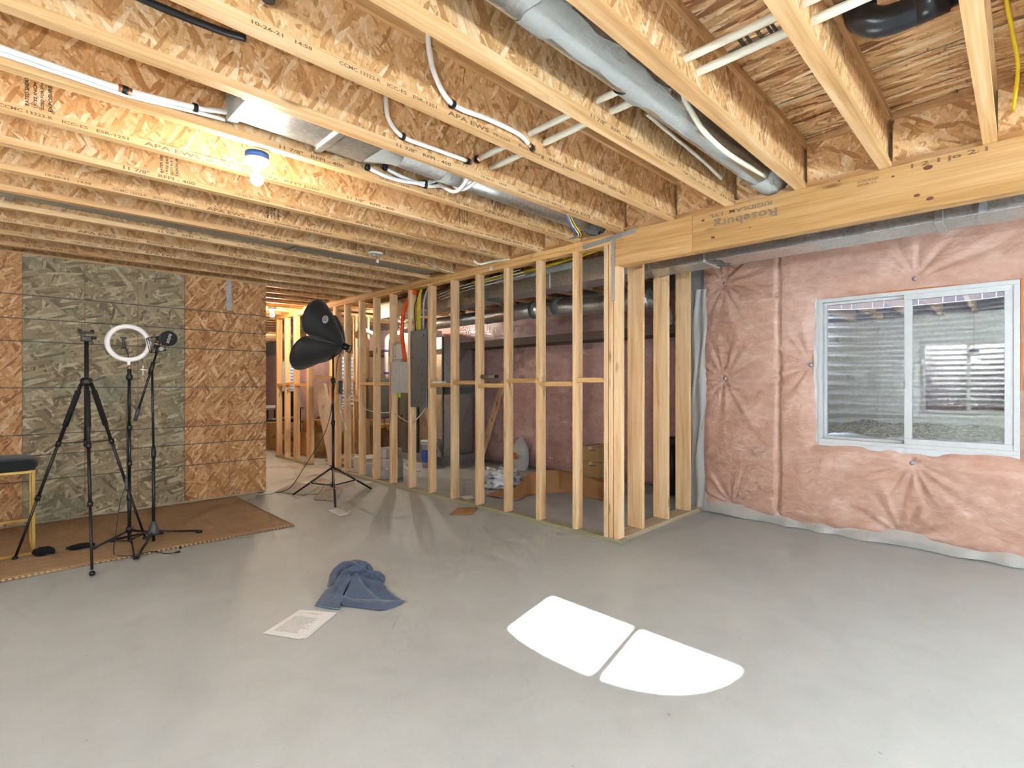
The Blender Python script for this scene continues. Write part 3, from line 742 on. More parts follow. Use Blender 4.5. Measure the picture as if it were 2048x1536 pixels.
# ------------------------------------------------------------------ windows and wells
def window(name, X, out, win, gl='glass'):
    """X = interior face of the wall, out = +1 when outside lies towards +X"""
    w = struct(empty(name, (X, (win['y0'] + win['y1']) / 2, win['z0'])))
    y0, y1, z0, z1 = win['y0'], win['y1'], win['z0'], win['z1']
    def fr(n_, a, b, c, d, wd, xa, xb, mat='white', par=w):
        m = MB(); xs = sorted((X + out * xa, X + out * xb))
        m.box(xs[0], xs[1], a, b, c, c + wd).box(xs[0], xs[1], a, b, d - wd, d).box(xs[0], xs[1], a, a + wd, c + wd, d - wd).box(xs[0], xs[1], b - wd, b, c + wd, d - wd)
        return m.build(n_, mat, par, bevel=0.003)
    fr('window_frame', y0, y1, z0, z1, 0.032, -0.035, 0.10)
    ym = (y0 + y1) / 2
    s1 = fr('fixed_sash', ym - 0.012, y1 - 0.032, z0 + 0.03, z1 - 0.03, 0.022, 0.02, 0.06)
    xs = X + out * 0.04
    MB().box(xs - 0.002, xs + 0.002, ym, y1 - 0.05, z0 + 0.045, z1 - 0.045).build('glass_pane', gl, s1)
    s2 = fr('sliding_sash', y0 + 0.028, ym + 0.026, z0 + 0.022, z1 - 0.022, 0.050, -0.025, 0.012)
    xs = X + out * -0.006
    MB().box(xs - 0.002, xs + 0.002, y0 + 0.07, ym - 0.02, z0 + 0.065, z1 - 0.065).build('glass_pane', gl, s2)
    xs = sorted((X - out * 0.028, X - out * 0.040))
    MB().box(xs[0], xs[1], ym + 0.0, ym + 0.018, 1.22, 1.29).build('latch', 'white', s2, bevel=0.003)
    return w
window('window_1', RX, 1, WIN)
window('window_2', LX, -1, WIN)
window('window_3', MX, 1, WIN2, 'glassfar')
window('window_4', MX, 1, WIN3, 'glassfar')

def well(X, out, yc, half, depth, zt, label, mat='well', zb=0.62, fenceless=True):
    o = thing('window_well', (X + out * 0.22, yc, zb), label, 'window well')
    def path(u):       # U-shaped plan
        s = 0.30; 
        if u < 0.12: return (s * u / 0.12 * 0.5, -half)
        if u > 0.88: return (s * (1 - u) / 0.12 * 0.5, half)
        a = -pi / 2 + pi * (u - 0.12) / 0.76; d0 = 0.15
        ca, sa = cos(a), sin(a)
        return (d0 + (depth - d0) * (abs(ca) ** 0.8), half * (abs(sa) ** 0.8) * (1 if sa > 0 else -1))
    def fn(u, v):
        x, y = path(u); z = zb + (zt - zb) * v
        c = 0.017 * sin(2 * pi * (z - zb) / 0.092)
        e = 0.01; xa, ya = path(max(0, u - e)); xb, yb = path(min(1, u + e)); tx, ty = xb - xa, yb - ya; L = sqrt(tx * tx + ty * ty) or 1
        return (X + out * (0.2 + x + c * ty / L), yc + y - c * tx / L, z)
    MB().grid(fn, 64, 118).build('corrugated_shell', mat, o, solid=0.002)
    rim = [Vector(fn(i / 60, 1.0)) for i in range(61)]
    MB().tube(rim, 0.010, 8).build('rolled_rim', mat, o)
    g = MB().grid(lambda u, v: (X + out * (0.21 + (depth - 0.02) * u), yc - half + 2 * half * v, zb + 0.20 + 0.07 * u + 0.035 * noise.noise(Vector((u * 5, v * 7, X))) + 0.012 * noise.noise(Vector((u * 30, v * 40, X)))), 40, 60).build('gravel_bed', 'gravel', o, recalc=False)
    g['kind'] = 'stuff'
    return o
well(RX, 1, 0.63, 0.80, 0.80, 1.965, 'curved corrugated steel window well outside the large sliding window')
well(LX, -1, 0.64, 0.64, 0.68, 2.055, 'corrugated steel window well mirrored in the sliding window glass')
well(MX, 1, 11.0, 0.80, 0.80, 1.99, 'small brightened corrugated window well seen between studs beside the pole', 'litwell', zb=0.5)
well(MX, 1, 14.25, 0.80, 0.80, 1.99, 'farthest brightened corrugated window well behind the end studs', 'litwell', zb=0.5)

# ground outside and the fence beyond the well
def ground(name, x0, x1, hx0, hx1, hy0, hy1, y0, y1, z):
    m = MB()
    m.box(x0, x1, y0, hy0, z - 0.1, z).box(x0, x1, hy1, y1, z - 0.1, z)
    if hx1 < x1: m.box(hx1, x1, hy0, hy1, z - 0.1, z)
    if hx0 > x0: m.box(x0, hx0, hy0, hy1, z - 0.1, z)
    return struct(m.build(name, 'dirt'))
ground('ground_right', RX + 0.22, 14.0, RX + 0.2, RX + 1.02, -0.17, 1.43, -8, 9.5, 1.90)
ground('ground_left', -14.0, LX - 0.22, LX - 0.9, LX - 0.2, 0.0, 1.28, -8, 9, 1.97)
struct(MB().box(LX - 0.3, MX + 0.15, FY - 7.0, EY + 0.3, ZS + 0.08, ZS + 5.6).build('wall_upper', 'whiteface'))
fence = thing('wooden_fence', (9.6, 1.2, 1.9), 'weathered grey board fence beyond the window well', 'fence')
fb = MB().box(0, 0.02, 0, 0.1365, 0, 1.85).mesh('fence_board', 'fencewood')
for i in range(30):
    o = link('fence_board', fb, fence); o.matrix_parent_inverse = Matrix(); o.location = (0.0, -2.2 + i * 0.1395 + 0.003 * sin(i * 2.1), 0.02 + 0.01 * sin(i * 3.3))
for z in (0.3, 1.5): MB().box(9.62, 9.66, -1.0, 3.3, 1.9 + z, 1.9 + z + 0.09).build('fence_rail', 'fencewood', fence)

# ------------------------------------------------------------------ bare-bulb lampholders
def sphere_prof(r, zc, n=10, a0=0.0, a1=pi): return [(r * sin(a0 + (a1 - a0) * i / n), zc - r * cos(a0 + (a1 - a0) * i / n)) for i in range(n + 1)]
def lampholder(x, y, z, watts, col, boxmat, label, r=0.030, cord=False):
    o = thing('bulb_lampholder', (x, y, z), label, 'light fixture')
    MB().lathe([(0.0, 0.03), (0.055, 0.03), (0.055, 0.0), (0.0, 0.0)], (x, y, z - 0.005), 20).build('outlet_box', boxmat, o)
    MB().lathe([(0.0, -0.006), (0.060, -0.006), (0.062, -0.016), (0.050, -0.028), (0.024, -0.040), (0.022, -0.052), (0.0, -0.052)], (x, y, z), 24).build('porcelain_base', 'porcelain', o)
    MB().lathe([(0.016, -0.05), (0.016, -0.07), (0.020, -0.084)], (x, y, z), 16).build('bulb_collar', 'white', o)
    if cord: MB().tube([(x, y, z + 0.02), (x, y, ZC)], 0.004, 8).build('pendant_cord', 'black', o)
    nm = 'lit_bulb_%d' % len(bpy.data.materials)
    L = watts / (pi * 4 * pi * r * r)
    M[nm] = m_emit(nm, col, L)
    MB().lathe(sphere_prof(r, -0.105, 12), (x, y, z), 20).build('bulb', nm, o)
    return o
lampholder(0.935, 2.722, 2.378, BULB_W['near'], (1.0, 0.93, 0.82), 'blue', 'lit bare bulb in white lampholder below the nearer joists')
lampholder(3.0, 8.09, 2.40, BULB_W['far'], (1.0, 0.80, 0.54), 'galvdull', 'lit bare bulb glowing in the far room past the strand board')
lampholder(4.75, 7.252, 2.30, BULB_W['utility'], (1.0, 0.92, 0.80), 'galvdull', 'small lit bulb above the furnace behind the studs', cord=True)
lampholder(-0.68, 0.532, 1.75, BULB_W['fill'] * 0.5, (0.86, 0.94, 1.0), 'blue', 'added unseen pendant bulb beside the camera by the window wall opposite', cord=True)  # added out of view to fill light from the camera side
lampholder(-0.62, 3.472, 1.95, BULB_W['fill'] * 0.15, (1.0, 0.94, 0.85), 'blue', 'added unseen pendant bulb beyond the picture edge near the gold stool', cord=True)  # added lamp, out of view, to brighten the middle floor
lampholder(0.5, -1.148, 1.80, BULB_W['fill'] * 0.80, (0.78, 0.92, 1.0), 'blue', 'added unseen pendant bulb behind the camera over the open floor', cord=True)  # unseen lamp added as cool fill from behind the camera
lampholder(2.9, -1.568, 1.80, BULB_W['fill'] * 0.92, (0.78, 0.92, 1.0), 'blue', 'added unseen pendant bulb behind the camera near the window wall', cord=True)  # unseen lamp added as cool fill near the window wall

lampholder(4.3, 12.712, 2.40, BULB_W['far'], (1.0, 0.90, 0.78), 'galvdull', 'added unseen bulb deep in the far room hidden by the strand board')  # hidden lamp added to brighten the far room
# round plate with hanging wires
q = at(751, 507, 'Z', 2.418)
det = thing('ceiling_plate', (q.x, q.y, 2.42), 'round white mounting plate with dangling wire connector under a joist', 'detector base')
MB().lathe([(0.022, 0.0), (0.022, -0.010), (0.060, -0.012), (0.066, -0.006), (0.066, 0.004), (0.022, 0.004)], (q.x, q.y, 2.42), 28).build('mounting_plate', 'white', det)
MB().tube(bez([(q.x, q.y, 2.425), (q.x + 0.005, q.y - 0.004, 2.39), (q.x + 0.012, q.y - 0.01, 2.36)]), 0.0025, 6).build('wire', 'redcable', det)
MB().box(q.x + 0.002, q.x + 0.022, q.y - 0.018, q.y - 0.004, 2.335, 2.362).build('plug_connector', 'white', det)

# ------------------------------------------------------------------ ducts in the joist bays
d1 = thing('flat_duct', (0.77, 2.44, 2.455), 'flat galvanised duct narrowing into a round pipe between the joists', 'duct')
MB().box(0.80, 1.42, 2.30, 2.575, 2.462, 2.60).build('duct_body', 'galv', d1, bevel=0.003)
MB().box(0.755, 0.80, 2.285, 2.590, 2.452, 2.64).build('end_boot', 'mastic', d1, bevel=0.003)
MB().box(0.735, 0.752, 2.28, 2.315, 2.44, 2.66).build('end_flange', 'galv', d1)
MB().box(1.165, 1.205, 2.285, 2.595, 2.448, 2.61).build('seam_cleat', 'galv', d1, bevel=0.006)
def trans(u, v):   # rectangle to circle
    a = 2 * pi * u; cx_, cz = cos(a), sin(a); m = max(abs(cx_), abs(cz)); ry, rz = 0.1375 * cx_ / m, 0.069 * cz / m
    cy_, czz = 0.080 * cx_, 0.080 * cz; k = v
    return (1.42 + 0.15 * v, 2.4375 + ry * (1 - k) + cy_ * k, 2.531 + rz * (1 - k) + czz * k)
MB().grid(trans, 40, 6, closed_u=True).build('transition_boot', 'mastic', d1)
MB().tube([(1.57, 2.4375, 2.531), (3.50, 2.46, 2.54)], 0.080, 28).build('round_pipe', 'galv', d1)
MB().tube([(1.86, 2.44, 2.531), (1.98, 2.44, 2.532)], 0.0825, 28).build('pipe_joint', 'mastic', d1)
MB().tube(bez([(3.28, 2.455, 2.54), (3.36, 2.46, 2.54), (3.43, 2.46, 2.53)]), 0.0835, 24).build('elbow_collar', 'mastic_dark', d1)
MB().tube([(3.395, 2.42, 2.46), (3.42, 2.425, 2.45)], 0.012, 8).build('duct_tab', 'mastic_dark', d1)

d2 = thing('round_duct', (2.2, 1.15, 2.45), 'round galvanised duct smeared with grey sealant in the bay nearest the beam', 'duct')
MB().tube([(0.6, 1.16, 2.535), (3.30, 1.125, 2.535)], 0.088, 32).build('duct_pipe', 'galv', d2)
MB().tube([(3.22, 1.126, 2.535), (3.38, 1.122, 2.53), (3.50, 1.12, 2.525)], [0.0905, 0.0905, 0.088], 28).build('duct_collar', 'mastic', d2)
for (a, b, n_) in ((1.22, 1.36, 1), (1.84, 1.98, 2)):
    mb = MB(); mb.grid(lambda u, v: (a + (b - a) * v + 0.025 * noise.noise(Vector((u * 9, v, n_))), 1.15 + 0.0915 * cos(2 * pi * u), 2.535 + 0.0915 * sin(2 * pi * u)), 48, 5, closed_u=True)
    mb.build('sealant_band', 'mastic', d2)
def smear(u, v):
    th = radians(205) + radians(75) * u + 0.25 * noise.noise(Vector((v * 14, 2, 0))) * (1 if u in (0.0, 1.0) else 0)
    return (1.30 + 1.95 * v, 1.148 + 0.090 * cos(th) - 0.012 * v, 2.535 + 0.090 * sin(th))
MB().grid(smear, 8, 90).build('sealant_seam', 'mastic', d2)

d3 = thing('joist_bay_duct', (1.0, 4.56, 2.47), 'long dark grey steel duct tucked up between the farther joists', 'duct')
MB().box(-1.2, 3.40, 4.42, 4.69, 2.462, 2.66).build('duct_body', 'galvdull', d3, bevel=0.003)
for px, py in ((570, 505), (18, 402)):
    q = at(px, py, 'Z', 2.455); MB().box(q.x - 0.02, q.x + 0.02, 4.33, 4.72, 2.448, 2.456).build('hanger_strap', 'galvdull', d3)

# trunk duct behind the beam and stud wall
td = thing('trunk_duct', (4.04, 1.0, 2.2), 'long square galvanised trunk duct running behind the beam and studs', 'duct')
MB().box(3.90, 4.185, FY, 4.30, 2.205, 2.415).build('duct_body', 'galv', td, bevel=0.003)
MB().box(3.92, 4.165, 4.30, 6.55, 2.185, 2.41).build('duct_body', 'galv', td, bevel=0.003)
MB().box(3.888, 4.197, 4.24, 4.36, 2.192, 2.418).build('sealed_joint', 'mastic_dark', td, bevel=0.004)
for y in (1.78, 3.35, 0.35, 5.4):
    MB().box(3.890, 4.195, y - 0.022, y + 0.022, 2.195, 2.418).build('seam_cleat', 'galv', td, bevel=0.004)
MB().grid(lambda u, v: (3.8985 + 0.29 * v, 1.66 + 0.08 * u + 0.05 * noise.noise(Vector((v * 6, u, 3))), 2.2025), 6, 14).build('sealant_smear', 'mastic_dark', td)
MB().box(3.885, 3.895, 0.14, 0.175, 2.20, 2.43).build('hanger_strap', 'galvdull', td)
MB().box(3.885, 3.8985, 3.0, 4.30, 2.35, 2.415).build('sealant_edge', 'mastic', td)

rd = thing('round_branch_duct', (4.6, 5.0, 2.04), 'shiny round galvanised branch duct running behind the studs', 'duct')
MB().tube([(4.6, 6.9, 2.13), (4.6, 5.1, 2.14)], 0.082, 26).build('duct_pipe', 'galv', rd)
MB().tube([(4.6, 5.12, 2.14), (4.6, 4.98, 2.14)], [0.088, 0.10], 26).build('sealed_joint', 'mastic_dark', rd)
MB().tube([(4.6, 5.0, 2.14), (4.6, 3.95, 2.14)], 0.098, 26).build('duct_pipe', 'galv', rd)
for y in (4.55, 4.15, 3.8): MB().tube([(4.6, y + 0.045, 2.14), (4.6, y - 0.045, 2.14)], 0.1015, 26).build('sealed_joint', 'mastic_dark', rd)
MB().tube(bez([(4.6, 3.95, 2.14), (4.61, 3.75, 2.13), (4.66, 3.55, 2.12), (4.72, 3.2, 2.12), (4.74, 2.7, 2.12)]), 0.098, 24).build('elbow_pipe', 'galv', rd)
MB().tube(bez([(4.74, 2.75, 2.12), (4.76, 2.62, 2.06), (4.80, 2.58, 1.95), (4.82, 2.58, 1.85)]), 0.075, 20).build('drop_elbow', 'galvdull', rd)

# ------------------------------------------------------------------ water pipes
def pipe(name, pts, r, mat, label, cat='pipe', clips=(), fit=(), curve=True, group=None):
    P = bez(pts, 8) if curve and len(pts) > 2 else [Vector(p) for p in pts]
    o = thing(name, P[0], label, cat, group)
    MB().tube(P, r, 12).build('tube', mat, o)
    for c in clips:
        c = Vector(c); MB().lathe([(r * 1.55, -0.008), (r * 1.55, 0.008), (r * 0.9, 0.008), (r * 0.9, -0.008), (r * 1.55, -0.008)], c, 12, (1, 0.1, 0.1)).build('pipe_clip', 'black', o)
    for c, ax in fit:
        c = Vector(c); MB().lathe([(0, -0.022), (r * 1.25, -0.022), (r * 1.25, 0.022), (0, 0.022)], c, 12, ax).build('copper_crimp', 'copper', o)
        MB().lathe([(0, -0.010), (r * 1.4, -0.010), (r * 1.4, 0.010), (0, 0.010)], c, 12, ax).build('elbow_fitting', 'black', o)
    return o
pipe('supply_pipe', [(1.935, 2.20, 2.52), (1.93, 0.9, 2.535), (1.94, -1.9, 2.545)], 0.0155, 'pexcream', 'cream water pipe with red print threaded through the joists, far one of two', fit=[((1.935, 2.185, 2.52), (0, 1, 0)), ((1.932, 1.40, 2.53), (0, 1, 0))])
pipe('supply_pipe', [(2.045, 2.20, 2.505), (2.04, 0.9, 2.53), (2.05, -1.9, 2.54)], 0.0165, 'pexcream', 'plain cream water pipe threaded through the joists nearest the beam', fit=[((2.045, 1.80, 2.51), (0, 1, 0))])
c1 = [at(x, y, 'Y', 1.765) for x, y in ((857, 90), (870, 150), (905, 208), (980, 240), (1040, 270), (1062, 295))]
pipe('branch_pipe', [c1[0] + Vector((0, 0, 0.05))] + c1, 0.0115, 'pex', 'white pipe curving down the joist to the cream supply pipe', clips=[c1[2]], fit=[(c1[5], (1, 0, -0.5))])
c2 = [at(x, y, 'Y', 2.185) for x, y in ((772, 203), (778, 240), (805, 273), (860, 295), (935, 322))]
pipe('branch_pipe', [c2[0] + Vector((0, 0, 0.05))] + c2, 0.0110, 'pex', 'white pipe with red print bending down beside the flat duct', clips=[c2[2], c2[4]], fit=[(c2[4], (1, 0, -0.2))])
c3 = [at(x, y, 'Y', 2.592) for x, y in ((735, 335), (770, 352), (810, 363), (850, 366), (890, 358))]
pipe('crossover_pipe', c3 + [Vector((2.02, 2.42, 2.435)), Vector((2.04, 2.22, 2.50))], 0.0115, 'pex', 'white pipe looping under the round duct, upper of the pair', clips=[c3[0], c3[3]])
c4 = [at(x, y, 'Y', 2.598) for x, y in ((770, 335), (800, 352), (850, 371), (880, 372))]
pipe('crossover_pipe', c4 + [Vector((2.0, 2.45, 2.428)), Vector((1.95, 2.22, 2.50))], 0.0115, 'pex', 'white pipe looping under the round duct, lower of the pair', clips=[c4[0], c4[2]])
c5 = [at(x, y, 'Y', 2.585) for x, y in ((0, 95), (120, 137), (250, 180), (390, 215), (455, 226))]
pipe('bay_pipe', [c5[0] + Vector((-0.6, 0, 0.02))] + c5 + [c5[-1] + Vector((0.2, 0, -0.0))], 0.0120, 'pex', 'white pipe running along the joist into the flat duct end, upper one', clips=[c5[3]], fit=[(c5[2], (1, 0, -0.05))])
c6 = [at(x, y, 'Y', 2.596) for x, y in ((0, 107), (120, 147), (250, 190), (390, 224), (450, 240))]
pipe('bay_pipe', [c6[0] + Vector((-0.6, 0, 0.01))] + c6, 0.0085, 'pex', 'thin white pipe with red print just beneath the thicker one')
c7 = [at(x, y, 'Y', 1.06) for x, y in ((1375, 210), (1410, 265), (1460, 310), (1530, 352))]
pipe('cream_pipe', [Vector((1.9, 1.06, 2.60))] + c7, 0.0125, 'pexcream', 'cream pipe drooping beside the sealed round duct towards the beam')
c8 = [at(x, y, 'Y', 1.33) for x, y in ((1380, 300), (1415, 330), (1442, 357))]
pipe('cream_pipe', [Vector((2.3, 1.335, 2.60))] + c8, 0.010, 'pexcream', 'short cream pipe behind the sealed duct ending at the blocking')
yc_ = [at(2010, -12, 'Z', 2.72), at(2024, 60, 'Z', 2.68), at(2036, 135, 'Z', 2.63), at(2026, 222, 'X', 3.46)]
pipe('yellow_cable', yc_, 0.0075, 'yellow', 'yellow cable hanging from the subfloor into the blocking', 'cable')
# black waste trap
tp = thing('waste_trap', (2.3, 0.35, 2.58), 'black plastic waste trap with elbow between the two joists at the beam end', 'pipe')
MB().tube([(2.285, 0.435, 2.73), (2.285, 0.435, 2.655)], 0.041, 22).build('drop_pipe', 'abs', tp)
MB().tube(bez([(2.285, 0.435, 2.66), (2.287, 0.425, 2.615), (2.30, 0.375, 2.582), (2.315, 0.31, 2.580), (2.325, 0.25, 2.590)]), 0.051, 24).build('elbow', 'abs', tp)
MB().tube([(2.285, 0.435, 2.672), (2.285, 0.434, 2.65)], 0.055, 24).build('hub_collar', 'abs', tp)
MB().tube([(2.322, 0.275, 2.588), (2.335, 0.185, 2.602)], 0.056, 24).build('hub_collar', 'abs', tp)
MB().tube([(2.335, 0.19, 2.602), (2.38, -0.75, 2.63)], 0.046, 22).build('outlet_pipe', 'abs', tp)
bc = [at(x, y, 'Y', 2.17) for x, y in ((240, -22), (340, 22), (440, 61), (490, 76))]
pipe('black_conduit', bc, 0.0135, 'abs', 'thin black plastic pipe along the joist side at the top', fit=())
q = at(537, 2, 'Y', 1.74)
pipe('black_stub', [(q.x, 1.74, 2.72), (q.x, 1.74, q.z)], 0.020, 'abs', 'short black pipe stub poking down between the foremost joists', curve=False)
# low-voltage cables at the end of the round pipe
for i, (m, nm) in enumerate((('bluec', 'blue'), ('white', 'white'), ('yellow', 'yellow'))):
    cc = [at(x + i * 5, y, 'Y', 2.30) for x, y in ((1130, 428), (1140, 450), (1152, 470))]
    pipe('thin_cable', cc + [cc[-1] + Vector((0.05, 0.1, 0.0))], 0.0035, m, nm + ' low voltage cable drooping by the round pipe end', 'cable')
wcb = [at(x, y, 'Y', 4.25) for x, y in ((850, 522), (872, 535), (905, 545))]
pipe('loose_cable', wcb + [Vector((3.6, 4.2, 2.40))], 0.004, 'whitecable', 'white cable slung between joists towards the stud wall', 'cable')
wcb = [at(x, y, 'Y', 3.40) for x, y in ((948, 522), (960, 528), (985, 523))]
pipe('loose_pipe', wcb + [Vector((3.55, 3.45, 2.46))], 0.010, 'pexcream', 'short cream pipe bend above the stud wall plate', 'pipe')

# ------------------------------------------------------------------ electrical gear in the stud wall
ep = thing('breaker_panel', (WX + 0.05, 4.93, 0.98), 'tall dark grey steel panel box mounted between two studs', 'electrical panel')
MB().box(WX + 0.004, WX + 0.10, 4.745, 5.066, 0.985, 1.865).build('enclosure', 'panelgrey', ep, bevel=0.004)
for (y, z) in ((4.80, 1.80), (4.99, 1.83), (5.03, 1.70), (4.83, 1.52), (4.83, 1.36), (4.83, 1.25), (4.83, 1.19), (4.83, 1.10), (4.88, 1.045), (4.98, 1.045), (5.02, 1.55)):
    MB().lathe([(0, 0), (0.011, 0), (0.010, 0.003), (0.004, 0.0035), (0, 0.0035)], (WX + 0.004, y, z), 12, (-1, 0, 0)).build('knockout', 'chargrey', ep)
lp = thing('media_panel', (WX + 0.05, 5.29, 1.14), 'pale grey low voltage box with embossed studs between studs', 'electrical panel')
MB().box(WX + 0.003, WX + 0.09, 5.107, 5.467, 1.145, 1.515).build('enclosure', 'panelwhite', lp, bevel=0.004)
for y in (5.17, 5.38):
    for z in (1.24, 1.41):
        MB().lathe([(0.018, 0), (0.012, 0.005), (0, 0.006)], (WX + 0.003, y, z), 14, (-1, 0, 0)).build('embossed_boss', 'panelwhite', lp)
for i in range(14): MB().box(WX + 0.0015, WX + 0.003, 5.283, 5.297, 1.18 + i * 0.023, 1.188 + i * 0.023).build('vent_slot', 'greycond', lp)
ro = thing('network_box', (WX + 0.05, 5.37, 1.52), 'small white network box with a yellow strip above the pale panel', 'router')
MB().box(WX + 0.01, WX + 0.07, 5.26, 5.455, 1.545, 1.735).build('housing', 'white', ro, bevel=0.008)
MB().box(WX + 0.008, WX + 0.0105, 5.375, 5.392, 1.60, 1.70).build('yellow_strip', 'yellow', ro)
MB().box(WX + 0.01, WX + 0.07, 5.26, 5.455, 1.516, 1.544).build('bracket', 'greycond', ro)
for z in (1.575, 1.715): MB().box(WX + 0.008, WX + 0.0105, 5.377, 5.392, z, z + 0.012).build('port', 'black', ro)
pipe('orange_conduit', [(WX + 0.07, 5.02, 2.33), (WX + 0.05, 5.12, 2.30), (WX + 0.04, 5.25, 2.12), (WX + 0.035, 5.285, 1.85), (WX + 0.03, 5.21, 1.52)], 0.024, 'orange', 'thick orange flexible conduit dropping into the pale panel', 'conduit')
for i in range(9):
    pipe('yellow_wire', [(WX + 0.05, 4.93 - i * 0.004, 2.335), (WX + 0.035 + 0.004 * (i % 3), 4.965 - i * 0.006, 2.2), (WX + 0.035 + 0.004 * (i % 3), 4.975 - i * 0.008, 1.87)], 0.0040, 'yellow', 'yellow wire in the bundle entering the dark panel top', 'cable', group='yellow wires above the dark panel')
pipe('grey_conduit', [(WX + 0.06, 4.79, 2.335), (WX + 0.045, 4.85, 2.2), (WX + 0.04, 4.86, 1.87)], 0.0125, 'greycond', 'grey flexible conduit beside the yellow wires', 'conduit')
pipe('black_cable', [(WX + 0.06, 4.95, 2.33), (WX + 0.05, 5.045, 2.15), (WX + 0.045, 5.02, 1.87)], 0.0045, 'black', 'black cable curving into the dark panel top', 'cable')
pipe('red_cable', [(WX + 0.06, 4.76, 2.2), (WX + 0.05, 4.79, 2.0), (WX + 0.045, 4.80, 1.87)], 0.0045, 'redcable', 'red cable beside the grey conduit above the dark panel', 'cable')
ypts = [(3.66, 2.55, 2.425), (3.70, 3.0, 2.40), (3.72, 3.6, 2.38), (3.70, 4.3, 2.375)]
for i in range(3): pipe('yellow_cable', [(x + 0.012 * i, y, z + 0.012 * (i % 2) - 0.02) for x, y, z in ypts], 0.006, 'yellow', 'yellow cable laid along the top of the trunk duct', 'cable', group='yellow cables over the trunk duct')
for i in range(3): pipe('white_wire', [(3.55 + 0.03 * i, 3.4, 2.34 - 0.02 * i), (3.55 + 0.03 * i, 4.3, 2.30 - 0.02 * i), (3.55 + 0.03 * i, 4.75, 2.25 - 0.02 * i)], 0.0035, 'whitecable', 'white wire strung behind the top plate', 'cable', group='white wires behind the top plate')
sag = [(WX + 0.045, 6.24, 0.94), (WX + 0.045, 6.05, 0.90), (WX + 0.045, 5.87, 0.89), (WX + 0.045, 5.68, 0.89), (WX + 0.045, 5.49, 0.90), (WX + 0.045, 5.30, 0.83), (WX + 0.04, 5.09, 0.80), (WX + 0.03, 4.92, 0.88), (WX + 0.03, 4.78, 1.0)]
pipe('white_cable', sag, 0.006, 'whitecable', 'white cable sagging through holes in the studs below the panels', 'cable')
pipe('thin_black_wire', [(WX - 0.006, 5.47, 1.52), (WX - 0.006, 5.475, 1.2), (WX - 0.006, 5.46, 1.0), (WX - 0.006, 5.50, 0.75), (WX - 0.006, 5.53, 0.6)], 0.0025, 'black', 'thin black wire hanging beside the pale panel', 'cable')
th = thing('stacked_papers', (WX + 0.04, 4.55, 1.25), 'small stack of white papers lying on a block between studs', 'papers')
MB().box(WX + 0.0, WX + 0.075, 4.47, 4.66, 1.2545, 1.268).build('sheet_stack', 'paper', th)
MB().box(WX + 0.005, WX + 0.07, 4.48, 4.64, 1.2685, 1.279).build('top_sheet', 'paper', th)
can = thing('metal_canister', (WX + 0.04, 3.78, 1.285), 'small olive metal cylinder lying on a stud block', 'canister')
MB().tube([(WX + 0.04, 3.86, 1.3225), (WX + 0.04, 3.66, 1.3225)], 0.021, 16).build('tube_body', 'heater', can)
MB().tube([(WX + 0.04, 3.66, 1.3225), (WX + 0.04, 3.63, 1.3225)], 0.016, 16).build('nozzle', 'greymetal', can)

# ------------------------------------------------------------------ mechanical room
fu = thing('furnace', (5.15, 7.25, 0), 'brown grey furnace cabinet standing behind the dark panel', 'furnace')
MB().box(4.86, 5.42, 6.98, 7.55, 0.10, 1.22).build('cabinet', 'furnace', fu, bevel=0.006)
MB().box(4.84, 4.862, 6.99, 7.25, 0.14, 1.0).build('blue_panel', 'furnaceblue', fu)
MB().box(4.84, 5.44, 6.96, 7.57, 0.0, 0.10).build('base_stand', 'galvdull', fu)
for z in (0.62, 0.70): MB().box(4.852, 4.861, 7.40, 7.44, z, z + 0.035).build('panel_latch', 'black', fu)
MB().box(4.852, 4.861, 7.46, 7.53, 1.02, 1.12).build('sticker', 'green', fu)
MB().box(4.9, 5.38, 7.0, 7.5, 1.22, 2.15).build('supply_plenum', 'galv', fu, bevel=0.004)
rp = thing('return_plenum', (5.15, 6.6, 0), 'bright sheet metal plenum with creased diamond panels behind the studs', 'plenum')
def creased(mb, o, u, v, n, k):
    o, u, v, n = Vector(o), Vector(u), Vector(v), Vector(n); c = o + (u + v) * 0.5 + n * k
    mb.add([o, o + u, o + u + v, o + v, c], [(0, 1, 4), (1, 2, 4), (2, 3, 4), (3, 0, 4)])
mb = MB(); creased(mb, (4.86, 6.3, 0.14), (0.6, 0, 0), (0, 0, 0.95), (0, -1, 0), 0.05); mb.build('creased_panel', 'galv', rp, recalc=False)
mb = MB(); creased(mb, (4.86, 6.92, 0.14), (0, -0.62, 0), (0, 0, 0.95), (-1, 0, 0), 0.05); mb.build('creased_panel', 'galv', rp, recalc=False)
mb = MB(); creased(mb, (4.86, 6.3, 1.2), (0.6, 0, 0), (0, 0, 0.75), (0, -1, 0), 0.05); mb.build('creased_panel', 'galv', rp, recalc=False)
mb = MB(); creased(mb, (4.86, 6.92, 1.2), (0, -0.62, 0), (0, 0, 0.75), (-1, 0, 0), 0.03); mb.build('creased_panel', 'galv', rp, recalc=False)
MB().box(4.865, 5.455, 6.305, 6.915, 0.14, 1.97).build('plenum_core', 'galv', rp)
MB().box(4.845, 5.47, 6.285, 6.93, 1.09, 1.20).build('sealed_joint', 'mastic_dark', rp)
MB().box(4.842, 4.872, 6.285, 6.31, 0.14, 1.97).build('sealed_corner', 'mastic_dark', rp)
MB().box(4.80, 5.50, 6.26, 6.95, 0.0, 0.135).build('base_stand', 'galvdull', rp)
MB().box(4.846, 4.858, 6.50, 6.78, 1.32, 1.62).build('access_door', 'galv', rp, bevel=0.004)
tk = thing('tankless_heater', (4.65, 7.75, 0.67), 'taupe wall hung water heater with pipes below, behind the studs', 'water heater')
MB().box(4.44, 4.86, 7.62, 7.86, 0.67, 1.34).build('cabinet', 'heater', tk, bevel=0.006)
